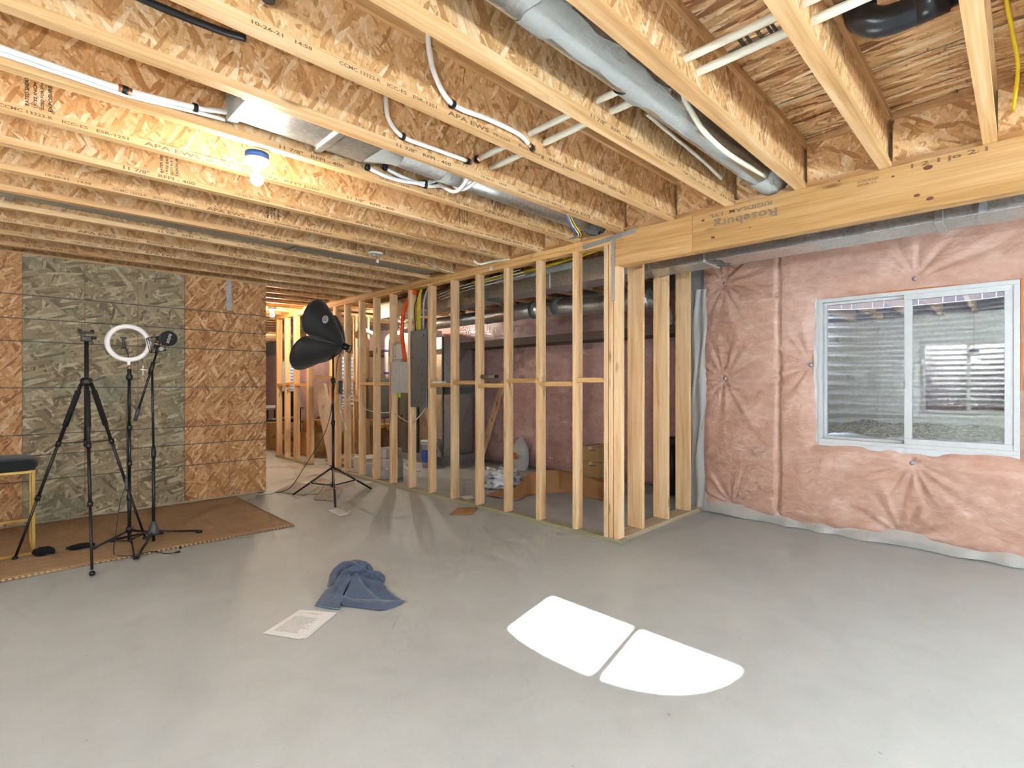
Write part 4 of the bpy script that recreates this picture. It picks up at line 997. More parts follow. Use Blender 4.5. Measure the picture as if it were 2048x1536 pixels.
MB().box(4.25, 5.1, 7.861, 7.899, 0.95, 1.15).build('mounting_board', 'platex', tk)
MB().box(4.46, 4.84, 7.612, 7.62, 0.69, 1.32).build('front_cover', 'heater', tk, bevel=0.003)
for x in (4.52, 4.62, 4.72): MB().tube([(x, 7.74, 0.67), (x, 7.74, 0.58)], 0.012, 10).build('pipe_stub', 'copper', tk)
MB().tube(bez([(4.72, 7.74, 0.59), (4.70, 7.7, 0.53), (4.62, 7.7, 0.53), (4.60, 7.74, 0.58)]), 0.010, 8).build('yellow_hose', 'yellow', tk)
for i, x in enumerate((4.56, 4.76)):
    vt = thing('vent_pipe', (x, 7.74, 1.34), 'grey plastic vent pipe rising from the water heater, ' + ('shorter one by the stud' if i else 'one with purple joints'), 'pipe')
    MB().tube(bez([(x, 7.74, 1.342), (x, 7.74, 1.9), (x - 0.02 + 0.04 * i, 7.72, 2.05), (x - 0.25 + 0.5 * i, 7.70, 2.15)]), 0.038, 16).build('pipe', 'pvc', vt)
    for z in (1.42, 1.80): MB().tube([(x, 7.74, z), (x, 7.74, z + 0.04)], 0.042, 16).build('primer_joint', 'purple', vt)
cdw = [(4.80, 6.90, 1.98), (4.74, 6.75, 1.80), (4.66, 6.45, 1.82), (4.60, 6.2, 1.99)]
pipe('flex_hose', cdw, 0.035, 'black', 'black corrugated hose curling under the trunk duct', 'hose')
pipe('silver_elbow', [(4.1, 5.75, 2.12), (4.05, 5.70, 1.95), (4.0, 5.68, 1.80), (3.98, 5.6, 1.62)], 0.055, 'galv', 'silver flexible elbow behind the orange conduit', 'duct')
for (i, lab, loc, sz) in ((0, 'large white box on the floor behind the left studs, beside the heater', (3.84, 6.72, 0), (0.30, 0.36, 0.20)), (1, 'white box at the bottom of the small pile behind the studs', (3.72, 6.02, 0), (0.30, 0.30, 0.13)),
                          (2, 'white box in the middle of the small pile behind the studs', (3.73, 6.0, 0.132), (0.27, 0.28, 0.14)), (3, 'white box on top of the small pile behind the studs', (3.74, 6.03, 0.275), (0.24, 0.26, 0.12)), (4, 'open white carton with a round mark behind the studs', (3.62, 6.40, 0), (0.18, 0.20, 0.16))):
    b = thing('white_box', loc, lab, 'box'); x, y, z = loc; a, c, e = sz
    MB().box(x - a / 2, x + a / 2, y - c / 2, y + c / 2, z + 0.001, z + e).build('carton', 'white', b, bevel=0.003)
    MB().box(x - a / 2 - 0.001, x + a / 2 + 0.001, y - 0.02, y + 0.02, z + e * 0.6, z + e + 0.001).build('tape_strip', 'tape', b)
bk = thing('paint_bucket', (4.66, 6.38, 0), 'white bucket with a blue label beside the furnace', 'bucket')
MB().lathe([(0, 0), (0.11, 0.0), (0.12, 0.34), (0.125, 0.34), (0.125, 0.37), (0, 0.37)], (4.66, 6.38, 0.002), 28).build('pail', 'white', bk)
MB().lathe([(0.1145, 0.08), (0.1205, 0.26)], (4.66, 6.38, 0.002), 28).build('wrap_label', 'bluelabel', bk)
MB().lathe([(0, 0.37), (0.13, 0.37), (0.13, 0.395), (0.0, 0.395)], (4.66, 6.38, 0.002), 28).build('lid', 'white', bk)
ls = thing('leaning_stud', (5.30, 5.92, 0), 'loose timber stud leaning against the dusky pink wall', 'lumber')
MB().bar((5.27, 5.93, 0.03), (5.575, 5.70, 1.30), 0.038, 0.089, (0, 1, 0)).build('timber', 'stud', ls)
for i in range(3):
    p_ = Vector((5.27, 5.93, 0.03)).lerp(Vector((5.575, 5.70, 1.30)), 0.3 + 0.2 * i)
    MB().box(p_.x - 0.022, p_.x - 0.0195, p_.y - 0.03, p_.y - 0.022, p_.z, p_.z + 0.06).build('grade_stamp', 'blackink', ls)

def blob(name, c, sx, sy, sz, amp, mat, parent, seed=0, n=28, freq=3.0):
    def fn(u, v):
        a = 2 * pi * u; b = pi * v; d = Vector((sin(b) * cos(a), sin(b) * sin(a), cos(b)))
        r = 1 + amp * noise.noise(d * freq + Vector((seed, 0, 0))) + amp * 0.6 * noise.noise(d * freq * 2.3 + Vector((seed, 4, 0)))
        return (c[0] + sx * d.x * r, c[1] + sy * d.y * r, max(0.002, c[2] + sz * d.z * r))
    return MB().grid(fn, n, n // 2 + 1, closed_u=True).build(name, mat, parent)
sk = thing('cement_sack', (5.47, 5.27, 0), 'grey and white sack of mortar leaning on the pink wall', 'sack')
def sack(u, v):
    a = 2 * pi * u; k = v; w = (0.20 * (1 - k ** 3) + 0.01) ; dpt = (0.10 * (1 - k ** 1.5) + 0.008)
    return (5.44 + 0.12 * k + dpt * sin(a) + 0.01 * noise.noise(Vector((u * 8, v * 5, 0))), 5.30 + w * cos(a) + 0.01 * noise.noise(Vector((u * 8, v * 5, 3))), 0.003 + 0.47 * k)
MB().grid(sack, 28, 16, closed_u=True).build('woven_bag', 'bagwhite', sk)
MB().box(5.36, 5.365, 5.22, 5.34, 0.16, 0.25).build('printed_label', 'orangefoam', sk)
cb_ = thing('crumpled_bag', (4.36, 4.52, 0), 'crumpled white plastic bag with blue print on the floor behind studs', 'plastic bag')
blob('bag', (4.36, 4.52, 0.10), 0.21, 0.25, 0.13, 0.55, 'plasticbag', cb_, 3, 44, 3.5)
MB().box(4.16, 4.164, 4.42, 4.50, 0.13, 0.17).build('blue_print', 'bluelabel', cb_)
# heap of kraft paper
kp = thing('kraft_paper', (4.3, 3.7, 0), 'long brown kraft paper sheet curling across the floor behind studs', 'paper')
base = bez([at(x, y, 'Z', 0.0) for x, y in ((1012, 1002), (1040, 1000), (1058, 993), (1090, 988), (1130, 986), (1165, 993), (1212, 1004), (1240, 1010))], 8)
hts = [0.05, 0.16, 0.24, 0.24, 0.22, 0.20, 0.17, 0.15]
def kraft(u, v):
    f = u * (len(base) - 1); i = min(int(f), len(base) - 2); p = base[i].lerp(base[i + 1], f - i)
    g = u * (len(hts) - 1); j = min(int(g), len(hts) - 2); h_ = hts[j] + (hts[j + 1] - hts[j]) * (g - j)
    return (p.x + 0.16 * sin(v * pi * 0.5) + 0.02 * noise.noise(Vector((u * 6, v * 2, 0))), p.y + 0.12 * sin(v * pi * 0.5), 0.004 + h_ * sin(v * pi * 0.62) / sin(pi * 0.5) + 0.012 * noise.noise(Vector((u * 9, v * 3, 2))) * v)
MB().grid(kraft, 70, 12).build('sheet', 'kraft', kp, solid=0.002, recalc=False)
def kflap(u, v):
    a, b, c, d = [at(x, y, 'Z', 0.0) for x, y in ((970, 992), (1030, 1003), (1035, 985), (985, 985))]
    p = a.lerp(b, u).lerp(d.lerp(c, u), v); return (p.x, p.y, 0.006 + 0.05 * max(0, sin(u * 5 - 0.4)) * (0.4 + v) * 0.5)
MB().grid(kflap, 20, 8).build('loose_flap', 'kraft', kp, solid=0.002, recalc=False)

def carton(x, y, z, sx, sy, sz, rz, label, mat='cardboard', flaps=False, tape=True, mark=None):
    o = thing('cardboard_box', (x, y, z), label, 'box'); o.rotation_euler = (0, 0, rz)
    bpy.context.view_layer.update()
    def ch(mb, n_, m): q_ = mb.build(n_, m, o); q_.matrix_parent_inverse = Matrix(); return q_
    q_ = ch(MB().box(-sx / 2, sx / 2, -sy / 2, sy / 2, 0.001, sz), 'carton', mat)
    if tape: ch(MB().box(-sx / 2 - 0.001, sx / 2 + 0.001, -0.025, 0.025, sz * 0.75, sz + 0.001), 'tape_strip', 'tape')
    if flaps:
        for s_ in (-1, 1):
            m = Matrix.Translation((0, s_ * sy / 2, sz)) @ Matrix.Rotation(-s_ * radians(118), 4, 'X')
            ch(MB().box(-sx / 2, sx / 2, -0.002, 0.002, 0, sy * 0.45, m), 'flap', mat)
    if mark: ch(MB().box(-sx / 2 - 0.0015, -sx / 2 - 0.0005, -sy * 0.32, sy * 0.05, sz * 0.72, sz * 0.80), 'print_mark', mark)
    return o
carton(5.22, 3.72, 0, 0.42, 0.36, 0.13, 0.05, 'flat cardboard box at the bottom of the short stack behind studs')
carton(5.25, 3.70, 0.132, 0.34, 0.27, 0.18, 0.0, 'cardboard box in the middle of the short stack behind studs', mark='stampink')
carton(5.26, 3.71, 0.314, 0.34, 0.26, 0.18, -0.03, 'topmost cardboard box of the short stack behind studs', mark='stampink')
pl = thing('poly_sheet', (5.0, 4.35, 0), 'rumpled grey plastic sheet on the floor near the box stack', 'plastic sheet')
MB().grid(lambda u, v: (4.85 + 0.55 * u, 4.1 + 0.65 * v, 0.01 + 0.06 * max(0, noise.noise(Vector((u * 5, v * 5, 9)))) + 0.03 * sin(pi * u) * sin(pi * v)), 30, 30).build('sheeting', 'polyw', pl, recalc=False)
dp = thing('drain_pipe', (5.2, 2.80, 0), 'black vertical drain pipe in the corner behind the wide studs', 'pipe')
q = at(1346, 900, 'Y', 2.80)
MB().tube([(q.x, 2.80, 0.0), (q.x, 2.80, 0.62)], 0.05, 18).build('riser', 'abs', dp)
MB().tube([(q.x, 2.80, 0.55), (q.x, 2.80, 0.66)], 0.058, 18).build('coupling', 'abs', dp)
# pipes and paper on the floor
fp = thing('floor_hose', (4.2, 6.5, 0), 'pair of white hoses lying on the floor before the furnace', 'hose')
for i in range(2): MB().tube(bez([(4.72, 7.0 - 0.03 * i, 0.014), (4.45, 6.75 - 0.05 * i, 0.012), (4.25, 6.35 - 0.05 * i, 0.012), (4.30, 6.1, 0.012)]), 0.011, 8).build('hose', 'pex', fp)

# ------------------------------------------------------------------ far room clutter
lb = thing('tall_carton', (3.62, 7.62, 0), 'tall narrow pale carton leaning on the end stud of the doorway', 'box')
P0, P1 = Vector((3.69, 7.45, 0.02)), Vector((3.61, 7.78, 1.24))
MB().bar(P0, P1, 0.13, 0.15, (1, -1, 0)).build('carton', 'cardboard_pale', lb, bevel=0.003)
MB().bar(P0.lerp(P1, 0.999), P0.lerp(P1, 1.004), 0.12, 0.14, (1, -1, 0)).build('end_flap', 'cardboard', lb)
pb = thing('poly_bag', (3.72, 7.35, 0), 'crumpled clear plastic bag on the doorway floor', 'plastic bag')
blob('bag', (3.86, 7.30, 0.07), 0.14, 0.2, 0.11, 0.5, 'polybag', pb, 11, 40, 3.0)
carton(4.02, 8.80, 0, 0.40, 0.40, 0.42, 0.1, 'brown box with red print behind the far studs', mark='inkred')
carton(4.02, 8.80, 0.422, 0.34, 0.34, 0.20, 0.1, 'open brown box on the red printed box', flaps=True)
carton(4.62, 8.30, 0, 0.50, 0.42, 0.36, -0.2, 'wide brown box in the doorway beyond the leaning carton')
carton(4.62, 8.30, 0.362, 0.40, 0.34, 0.24, -0.2, 'open topped brown box on the wide box past the doorway', flaps=True)
carton(5.22, 8.50, 0, 0.46, 0.45, 0.50, 0.1, 'large brown box before the small bright window', flaps=True)
carton(4.42, 8.86, 0, 0.22, 0.2, 0.80, 0.0, 'pale upright carton with dark print behind the doorway', 'cardboard_pale', mark='blackink')
carton(3.95, 9.62, 0, 0.45, 0.45, 0.33, 0.2, 'open brown box with flap beside the strand board edge', flaps=True, mark='green')
carton(3.95, 10.40, 0, 0.42, 0.42, 0.5, 0.0, 'brown box behind the open box at the strand board edge')
carton(4.85, 9.6, 0, 0.6, 0.5, 0.62, 0.15, 'big brown carton deep in the far room', flaps=True)
pt = thing('timber_offcuts', (4.25, 7.45, 0), 'short pile of pine offcuts behind the doorway stud', 'lumber')
for i in range(4): MB().box(4.0 + 0.02 * i, 4.45 - 0.03 * i, 7.40 + 0.095 * (i % 2), 7.488 + 0.095 * (i % 2), 0.002 + 0.039 * (i // 2), 0.040 + 0.039 * (i // 2)).build('offcut', 'platex', pt)
ft = thing('work_table', (4.5, 12.2, 0), 'grey work table glimpsed beside the strand board edge', 'table')
MB().box(4.1, 4.9, 11.4, 13.0, 0.70, 0.735).build('table_top', 'greycond', ft)
for x in (4.15, 4.85):
    for y in (11.45, 12.95): MB().tube([(x, y, 0), (x, y, 0.70)], 0.015, 8).build('leg', 'blackmetal', ft)
oc = thing('office_chair', (4.25, 11.0, 0), 'black office chair behind the far studs', 'chair')
MB().box(4.02, 4.48, 10.78, 11.22, 0.45, 0.53).build('seat', 'fabric', oc, bevel=0.02)
MB().grid(lambda u, v: (4.05 + 0.42 * u, 10.74 + 0.04 * cos(pi * u) * 0 + 0.05 * (1 - 4 * (u - 0.5) ** 2) - 0.08 * v, 0.58 + 0.52 * v), 10, 10).build('backrest', 'fabric', oc, solid=0.05, bevel=0.01)
MB().tube([(4.25, 11.0, 0.08), (4.25, 11.0, 0.45)], 0.025, 10).build('gas_column', 'blackmetal', oc)
for i in range(5): MB().tube([(4.25, 11, 0.09), (4.25 + 0.3 * cos(i * 2 * pi / 5), 11 + 0.3 * sin(i * 2 * pi / 5), 0.035)], 0.018, 8).build('base_spoke', 'black', oc)

# ------------------------------------------------------------------ rug and stool
rug = thing('jute_rug', (0.5, 5.4, 0), 'woven brown jute rug along the foot of the strand board wall', 'rug')
MB().grid(lambda u, v: (-1.15 + 3.02 * u + 0.02 * v, 4.585 - 0.03 * u + (1.62) * v, 0.008 + 0.002 * sin(u * 40) * sin(v * 17)), 60, 30).build('woven_field', 'rug', rug, solid=0.008, recalc=False)
MB().tube([(-1.15, 4.585, 0.008), (1.87, 4.555, 0.008), (1.89, 6.175, 0.008)], 0.007, 6).build('bound_edge', 'rug', rug)

st = thing('gold_stool', (0.0, 5.2, 0), 'gold framed stool with a black velvet seat at the picture edge', 'stool')
G = 0.0105
def sq(a, b, n_='frame_bar'): return MB().bar(a, b, 0.021, 0.021).build(n_, 'gold', st, bevel=0.002)
LX0, LX1, LY0, LY1 = -0.22, 0.215, 5.10, 5.48
zs_ = 0.615
for x in (LX0, LX1):
    sq((x, LY0, 0.024), (x, LY0, zs_), 'leg'); sq((x, LY1, 0.024), (x, LY1, zs_), 'leg')
for y in (LY0, LY1): sq((LX0 - G, y, zs_), (LX1 + G, y, zs_), 'seat_rail')
for x in (LX0, LX1): sq((x, LY0, zs_), (x, LY1, zs_), 'seat_rail')
sq((LX0 - G, LY0, 0.024), (LX1 + G, LY0, 0.024), 'floor_rail')
for x in (LX0, LX1): sq((x, LY0, 0.024), (x, LY1, 0.024), 'floor_rail')
sq((LX0, LY1, 0.20), (LX1, LY1, 0.20), 'foot_rest')
def cushion(u, v):
    a = 2 * pi * u; c, s_ = cos(a), sin(a); e = 0.45
    x = abs(c) ** e * (1 if c > 0 else -1); y = abs(s_) ** e * (1 if s_ > 0 else -1)
    prof = [(0.0, 0.0), (0.94, 0.0), (1.0, 0.025), (1.0, 0.05), (0.93, 0.075), (0.7, 0.088), (0.3, 0.092), (0.0, 0.092)]
    f = v * (len(prof) - 1); i = min(int(f), len(prof) - 2); k = f - i
    r = prof[i][0] * (1 - k) + prof[i + 1][0] * k; z = prof[i][1] * (1 - k) + prof[i + 1][1] * k
    return (0.0 + 0.245 * x * r, 5.29 + 0.235 * y * r, zs_ + 0.0115 + z)
MB().grid(cushion, 48, 22, closed_u=True).build('seat_cushion', 'velvet', st)
def fuzzy(name, c, sx, sy, sz, label, seed):
    o = thing(name, (c[0], c[1], 0), label, 'windscreen')
    def fn(u, v):
        a = 2 * pi * u; b = pi * v; d = Vector((sin(b) * cos(a), sin(b) * sin(a), cos(b)))
        r = 1 + 0.22 * noise.noise(d * 5 + Vector((seed, 0, 0))) + 0.15 * noise.noise(d * 14 + Vector((seed, 0, 0)))
        return (c[0] + sx * d.x * r, c[1] + sy * d.y * r, max(0.014, c[2] + sz * d.z * r))
    MB().grid(fn, 48, 24, closed_u=True).build('fur_cover', 'fur', o)
    MB().lathe([(0.012, 0.0), (0.015, 0.012), (0.012, 0.024)], (c[0] + sx * 0.9, c[1], 0.016), 12).build('cuff', 'black', o)
    return o
fuzzy('fur_windscreen', (0.262, 5.02, 0.045), 0.058, 0.040, 0.030, 'small black fluffy cover lying at the gold stool leg', 2)
fuzzy('fur_windscreen', (0.47, 5.03, 0.032), 0.080, 0.035, 0.018, 'flat black fluffy cover on the rug behind the camera tripod', 9)

# ------------------------------------------------------------------ camera tripod
ct = thing('camera_tripod', (0.481, 4.785, 0), 'black camera tripod with foam grips nearest the stool', 'tripod')
cxy = (0.481, 4.785)
MB().tube([(*cxy, 0.80), (*cxy, 1.56)], 0.0135, 14).build('centre_column', 'greymetal', ct)
MB().lathe([(0, 1.235), (0.030, 1.235), (0.036, 1.255), (0.036, 1.285), (0.022, 1.295), (0, 1.295)], (*cxy, 0), 20).build('hub_collar', 'black', ct)
for fx, fy in ((0.117, 5.056), (0.461, 4.304), (0.866, 4.996)):
    a = Vector((cxy[0], cxy[1], 1.25)); b = Vector((fx, fy, 0.02)); d = (b - a)
    a2 = a + Vector((d.x, d.y, 0)).normalized() * 0.035
    lr = lambda k: a2.lerp(b, k)
    leg = MB().tube([lr(0.0), lr(0.36)], 0.0115, 12).build('leg', 'greymetal', ct)
    MB().tube([lr(0.04), lr(0.245)], 0.0175, 14).build('foam_grip', 'foam', leg)
    MB().tube([lr(0.36), lr(0.66)], 0.0100, 12).build('lower_tube', 'greymetal', leg)
    MB().tube([lr(0.66), lr(0.985)], 0.0085, 12).build('foot_tube', 'greymetal', leg)
    for k in (0.335, 0.645): MB().tube([lr(k), lr(k + 0.025)], 0.0165, 12).build('leg_lock', 'black', leg)
    MB().lathe(sphere_prof(0.018, 0.018, 6), (fx, fy, 0.0), 14).build('rubber_foot', 'black', leg)
    m = lr(0.345); MB().bar((cxy[0], cxy[1], 0.835), m, 0.008, 0.006).build('spreader_arm', 'black', leg)
MB().lathe([(0, 0.80), (0.017, 0.80), (0.017, 0.85), (0, 0.85)], (*cxy, 0), 12).build('spreader_hub', 'black', ct)
MB().bar((cxy[0] + 0.02, cxy[1] - 0.02, 1.265), (cxy[0] + 0.105, cxy[1] - 0.03, 1.300), 0.012, 0.008).build('crank_handle', 'black', ct)
MB().box(cxy[0] - 0.032, cxy[0] + 0.030, cxy[1] - 0.02, cxy[1] + 0.02, 1.555, 1.592).build('pan_head', 'greymetal', ct, bevel=0.006)
MB().tube([(cxy[0] - 0.018, cxy[1] - 0.018, 1.60), (cxy[0] - 0.018, cxy[1] + 0.03, 1.60)], 0.014, 12).build('tilt_knuckle', 'black', ct)
MB().box(cxy[0] - 0.045, cxy[0] + 0.045, cxy[1] - 0.026, cxy[1] + 0.026, 1.612, 1.626).build('quick_plate', 'black', ct, bevel=0.003)
MB().tube([(cxy[0] + 0.028, cxy[1], 1.585), (cxy[0] + 0.055, cxy[1], 1.585)], 0.011, 12).build('tilt_knob', 'black', ct)
for x in (-0.038, 0.03): MB().lathe([(0, 0), (0.011, 0), (0.011, 0.014), (0, 0.014)], (cxy[0] + x, cxy[1] - 0.015, 1.626), 12).build('plate_clamp', 'black', ct)

# ------------------------------------------------------------------ ring light on its stand
bx, by = 0.747, 4.885
rl = thing('ring_light', (bx, by, 0), 'white ring light with phone clamp on a thin black stand', 'ring light')
MB().tube([(bx, by, 0.045), (bx, by, 0.52)], 0.0125, 14).build('pole_section', 'blackmetal', rl)
MB().tube([(bx, by, 0.52), (bx, by, 0.92)], 0.0110, 14).build('pole_section', 'blackmetal', rl)
MB().tube([(bx, by, 0.92), (bx, by, 1.30)], 0.0095, 14).build('pole_section', 'blackmetal', rl)
for z in (0.36, 0.62, 0.90): MB().lathe([(0, 0), (0.017, 0), (0.019, 0.012), (0.017, 0.035), (0, 0.035)], (bx, by, z), 14).build('height_clamp', 'black', rl)
MB().lathe([(0, 0.11), (0.021, 0.11), (0.024, 0.135), (0.018, 0.155), (0, 0.155)], (bx, by, 0), 16).build('leg_collar', 'black', rl)
for fx, fy in ((0.535, 4.94), (0.713, 4.462), (0.99, 5.05)):
    leg = MB().bar((bx, by, 0.125), (fx, fy, 0.018), 0.010, 0.016).build('leg', 'black', rl)
    m = Vector((bx, by, 0.125)).lerp(Vector((fx, fy, 0.018)), 0.55)
    MB().bar((bx, by, 0.045), m, 0.006, 0.008).build('leg_brace', 'black', leg)
    MB().box(fx - 0.01, fx + 0.01, fy - 0.01, fy + 0.01, 0.0105, 0.022).build('foot_cap', 'black', leg)
MB().lathe([(0, 1.28), (0.014, 1.28), (0.022, 1.29), (0.022, 1.315), (0.014, 1.325), (0.014, 1.365), (0, 1.365)], (bx, by, 0), 16).build('stand_head', 'black', rl)
MB().lathe([(0, 1.362), (0.011, 1.362), (0.008, 1.375), (0.008, 1.392), (0, 1.392)], (bx, by, 0), 12).build('ball_joint', 'copper', rl)
rc = Vector((bx - 0.006, by, 1.565)); vdir = (Vector((0, 0, CAMH)) - rc).normalized(); ax_n = (vdir + Vector((0.10, 0.25, 0.12))).normalized()
e1 = Vector((0, 0, 1)).cross(ax_n).normalized(); e2 = ax_n.cross(e1)
def ring(u, v):
    a = 2 * pi * u; b = 2 * pi * v; r = 0.129 + 0.0175 * cos(b)
    return rc + (e1 * cos(a) + e2 * sin(a)) * r + ax_n * (0.012 * sin(b))
MB().grid(ring, 72, 14, closed_u=True).build('led_ring', 'ledwhite', rl)
MB().bar(rc - e2 * 0.140, rc - e2 * 0.170, 0.022, 0.018).build('ring_bracket', 'ledwhite', rl)
gn = [rc - e2 * 0.165 - ax_n * 0.02, rc - e2 * 0.09 - ax_n * 0.035, rc - e2 * 0.02 + e1 * (-0.02) - ax_n * 0.02]
MB().tube(bez(gn), 0.0045, 8).build('gooseneck', 'black', rl)
pc = rc - e2 * 0.005 - e1 * 0.030
MB().bar(pc - e2 * 0.028, pc + e2 * 0.040, 0.018, 0.016).build('phone_clamp', 'black', rl, bevel=0.003)
for k in (-0.036, 0.044): MB().bar(pc + e2 * k - e1 * 0.020, pc + e2 * k + e1 * 0.016, 0.016, 0.010).build('clamp_jaw', 'black', rl, bevel=0.003)
MB().lathe([(0, 0), (0.009, 0), (0.009, 0.012), (0, 0.012)], pc + e1 * 0.012, 10, e1).build('clamp_knob', 'copper', rl)
cord = [(bx - 0.01, by - 0.012, 1.30), (bx - 0.018, by - 0.014, 0.9), (bx - 0.02, by - 0.018, 0.52), (bx - 0.06, by - 0.03, 0.36), (bx - 0.09, by - 0.06, 0.15), (0.63, 4.72, 0.018), (0.655, 4.60, 0.0165), (0.72, 4.55, 0.0165), (0.83, 4.56, 0.016), (0.90, 4.47, 0.006), (0.96, 4.44, 0.006)]
MB().tube(bez(cord, 8), 0.0028, 6).build('power_cord', 'black', rl)
MB().box(bx - 0.03, bx - 0.012, by - 0.03, by - 0.012, 0.44, 0.53).build('inline_switch', 'chargrey', rl, bevel=0.003)
MB().box(0.955, 0.985, 4.432, 4.448, 0.001, 0.012).build('usb_plug', 'black', rl)

# ------------------------------------------------------------------ microphone on its boom stand
mx, my = 0.886, 4.795
ms = thing('microphone_stand', (mx, my, 0), 'black microphone boom stand with three folding legs', 'microphone stand')
MB().tube([(mx, my, 0.03), (mx, my, 0.73)], 0.0115, 14).build('lower_pole', 'blackmetal', ms)
MB().tube([(mx, my, 0.73), (mx - 0.01, my, 1.36)], 0.0085, 14).build('upper_pole', 'blackmetal', ms)
MB().lathe([(0, 0.675), (0.014, 0.675), (0.017, 0.70), (0.014, 0.76), (0, 0.76)], (mx, my, 0), 14).build('height_clutch', 'black', ms)
MB().lathe([(0, 0.56), (0.019, 0.56), (0.019, 0.572), (0, 0.572)], (mx, my, 0), 12).build('cable_clip', 'chargrey', ms)
MB().lathe([(0, 0.075), (0.040, 0.080), (0.044, 0.095), (0.034, 0.125), (0.020, 0.165), (0.014, 0.185), (0, 0.185)], (mx, my, 0), 22).build('leg_boss', 'chargrey', ms)
for fx, fy in ((1.225, 4.86), (0.726, 4.448), (0.66, 5.06)):
    d = Vector((fx - mx, fy - my, 0)).normalized()
    leg = MB().tube([Vector((mx, my, 0.10)) + d * 0.03, Vector((fx, fy, 0.030))], 0.0085, 10).build('leg', 'black', ms)
    MB().tube([Vector((fx, fy, 0.030)) - d * 0.03, Vector((fx, fy, 0.024)) + d * 0.008], 0.0125, 10).build('rubber_tip', 'black', leg)
pv = Vector((mx - 0.012, my, 1.372)); lo = Vector((0.769, 4.80, 0.975)); bd = (pv - lo).normalized(); hi = pv + bd * 0.14
MB().tube([lo, hi], 0.0080, 12).build('boom_arm', 'blackmetal', ms)
MB().tube([lo - bd * 0.005, lo + bd * 0.095], 0.0130, 12).build('counterweight', 'chargrey', ms)
MB().tube([pv - bd * 0.05, pv + bd * 0.05], 0.0155, 12).build('boom_clamp', 'black', ms)
MB().tube([pv + Vector((-0.03, -0.02, -0.01)), pv + Vector((-0.075, -0.03, -0.012))], 0.004, 8).build('wing_bolt', 'pex', ms)
MB().tube([pv + Vector((-0.06, -0.028, 0.02)), pv + Vector((-0.062, -0.03, -0.055))], 0.003, 8).build('wing_lever', 'pex', ms)
mc = thing('shock_mount', (0.90, 4.78, 1.48), 'wire shock mount cradle at the top of the boom arm', 'shock mount')
C = Vector((0.905, 4.775, 1.555)); tilt = Matrix.Rotation(radians(-12), 3, 'Y')
def wire(pts, closed=True):
    pts = [C + tilt @ Vector(p) for p in pts]; pts = pts + [pts[0]] if closed else pts
    for i in range(len(pts) - 1): MB().tube([pts[i], pts[i + 1]], 0.0024, 6).build('wire_frame', 'blackmetal', mc)
for y in (-0.035, 0.035): wire([(-0.052, y, -0.055), (0.040, y, -0.055), (0.040, y, 0.060), (-0.052, y, 0.060)])
for (x, z) in ((-0.052, 0.060), (0.040, 0.060), (0.040, -0.055), (-0.052, -0.055)): wire([(x, -0.035, z), (x, 0.035, z)], False)
MB().tube([hi - bd * 0.02, C + Vector((0.0, 0, -0.03))], 0.011, 10).build('mount_post', 'black', mc)
for a in range(4):
    s1 = 1 if a % 2 else -1; s2 = 1 if a // 2 else -1
    MB().tube([C + tilt @ Vector((0.05 * s1 - 0.005, 0, 0.055 * s2)), C + tilt @ Vector((0.012 * s1, 0, 0.015 * s2))], 0.003, 6).build('elastic_cord', 'black', mc)
MB().lathe([(0, -0.012), (0.016, -0.012), (0.016, 0.012), (0, 0.012)], C + Vector((0.02, -0.03, -0.035)), 12, (0.3, -1, 0.2)).build('tension_knob', 'greycond', mc)
mi = thing('microphone', (0.905, 4.775, 1.53), 'small microphone clasped in the wire cradle', 'microphone')
MB().lathe([(0, -0.030), (0.020, -0.030), (0.021, 0.02), (0.019, 0.032), (0.008, 0.045), (0, 0.046)], C + Vector((0, -0.004, 0.005)), 18, (0.2, -0.2, 1)).build('capsule_body', 'greymetal', mi)
MB().lathe([(0.0215, -0.002), (0.0225, 0.0), (0.0215, 0.004)], C + Vector((0, -0.004, 0.005)), 18, (0.2, -0.2, 1)).build('trim_ring', 'copper', mi)
pf = thing('pop_filter', (0.985, 4.70, 1.55), 'oval black pop filter with lettering facing the room', 'pop filter')
pcn = Vector((0.972, 4.735, 1.605)); pn = (Vector((0, 0, CAMH)) - pcn).normalized(); pn = (pn + Vector((0.25, 0.05, 0.0))).normalized()
f1 = Vector((0, 0, 1)).cross(pn).normalized(); f2 = pn.cross(f1)
MB().grid(lambda u, v: pcn + (f1 * cos(2 * pi * u) * 0.058 + f2 * sin(2 * pi * u) * 0.056) * v + pn * 0.006 * (1 - v * v), 40, 8, closed_u=True).build('mesh_screen', 'foam', pf, recalc=False, solid=0.004)
MB().tube([pcn + f1 * cos(2 * pi * i / 40) * 0.059 + f2 * sin(2 * pi * i / 40) * 0.057 for i in range(41)], 0.004, 8).build('rim', 'blackmetal', pf)
lt = text_mesh('lettering', [('RØDE', 0, 0, 0.019, 0.075)], 'greycond')
yd = (f1 * 0.96 - f2 * 0.25).normalized(); xd = (-f2 * 0.96 - f1 * 0.25).normalized()
place_text('lettering', lt, pf, pcn + pn * 0.011 - xd * 0.037 - yd * 0.008, xd, yd)
MB().tube(bez([pcn - f1 * 0.055, pcn - f1 * 0.075 - pn * 0.02, C + Vector((0.02, 0, 0.02))]), 0.006, 8).build('mount_arm', 'black', pf)

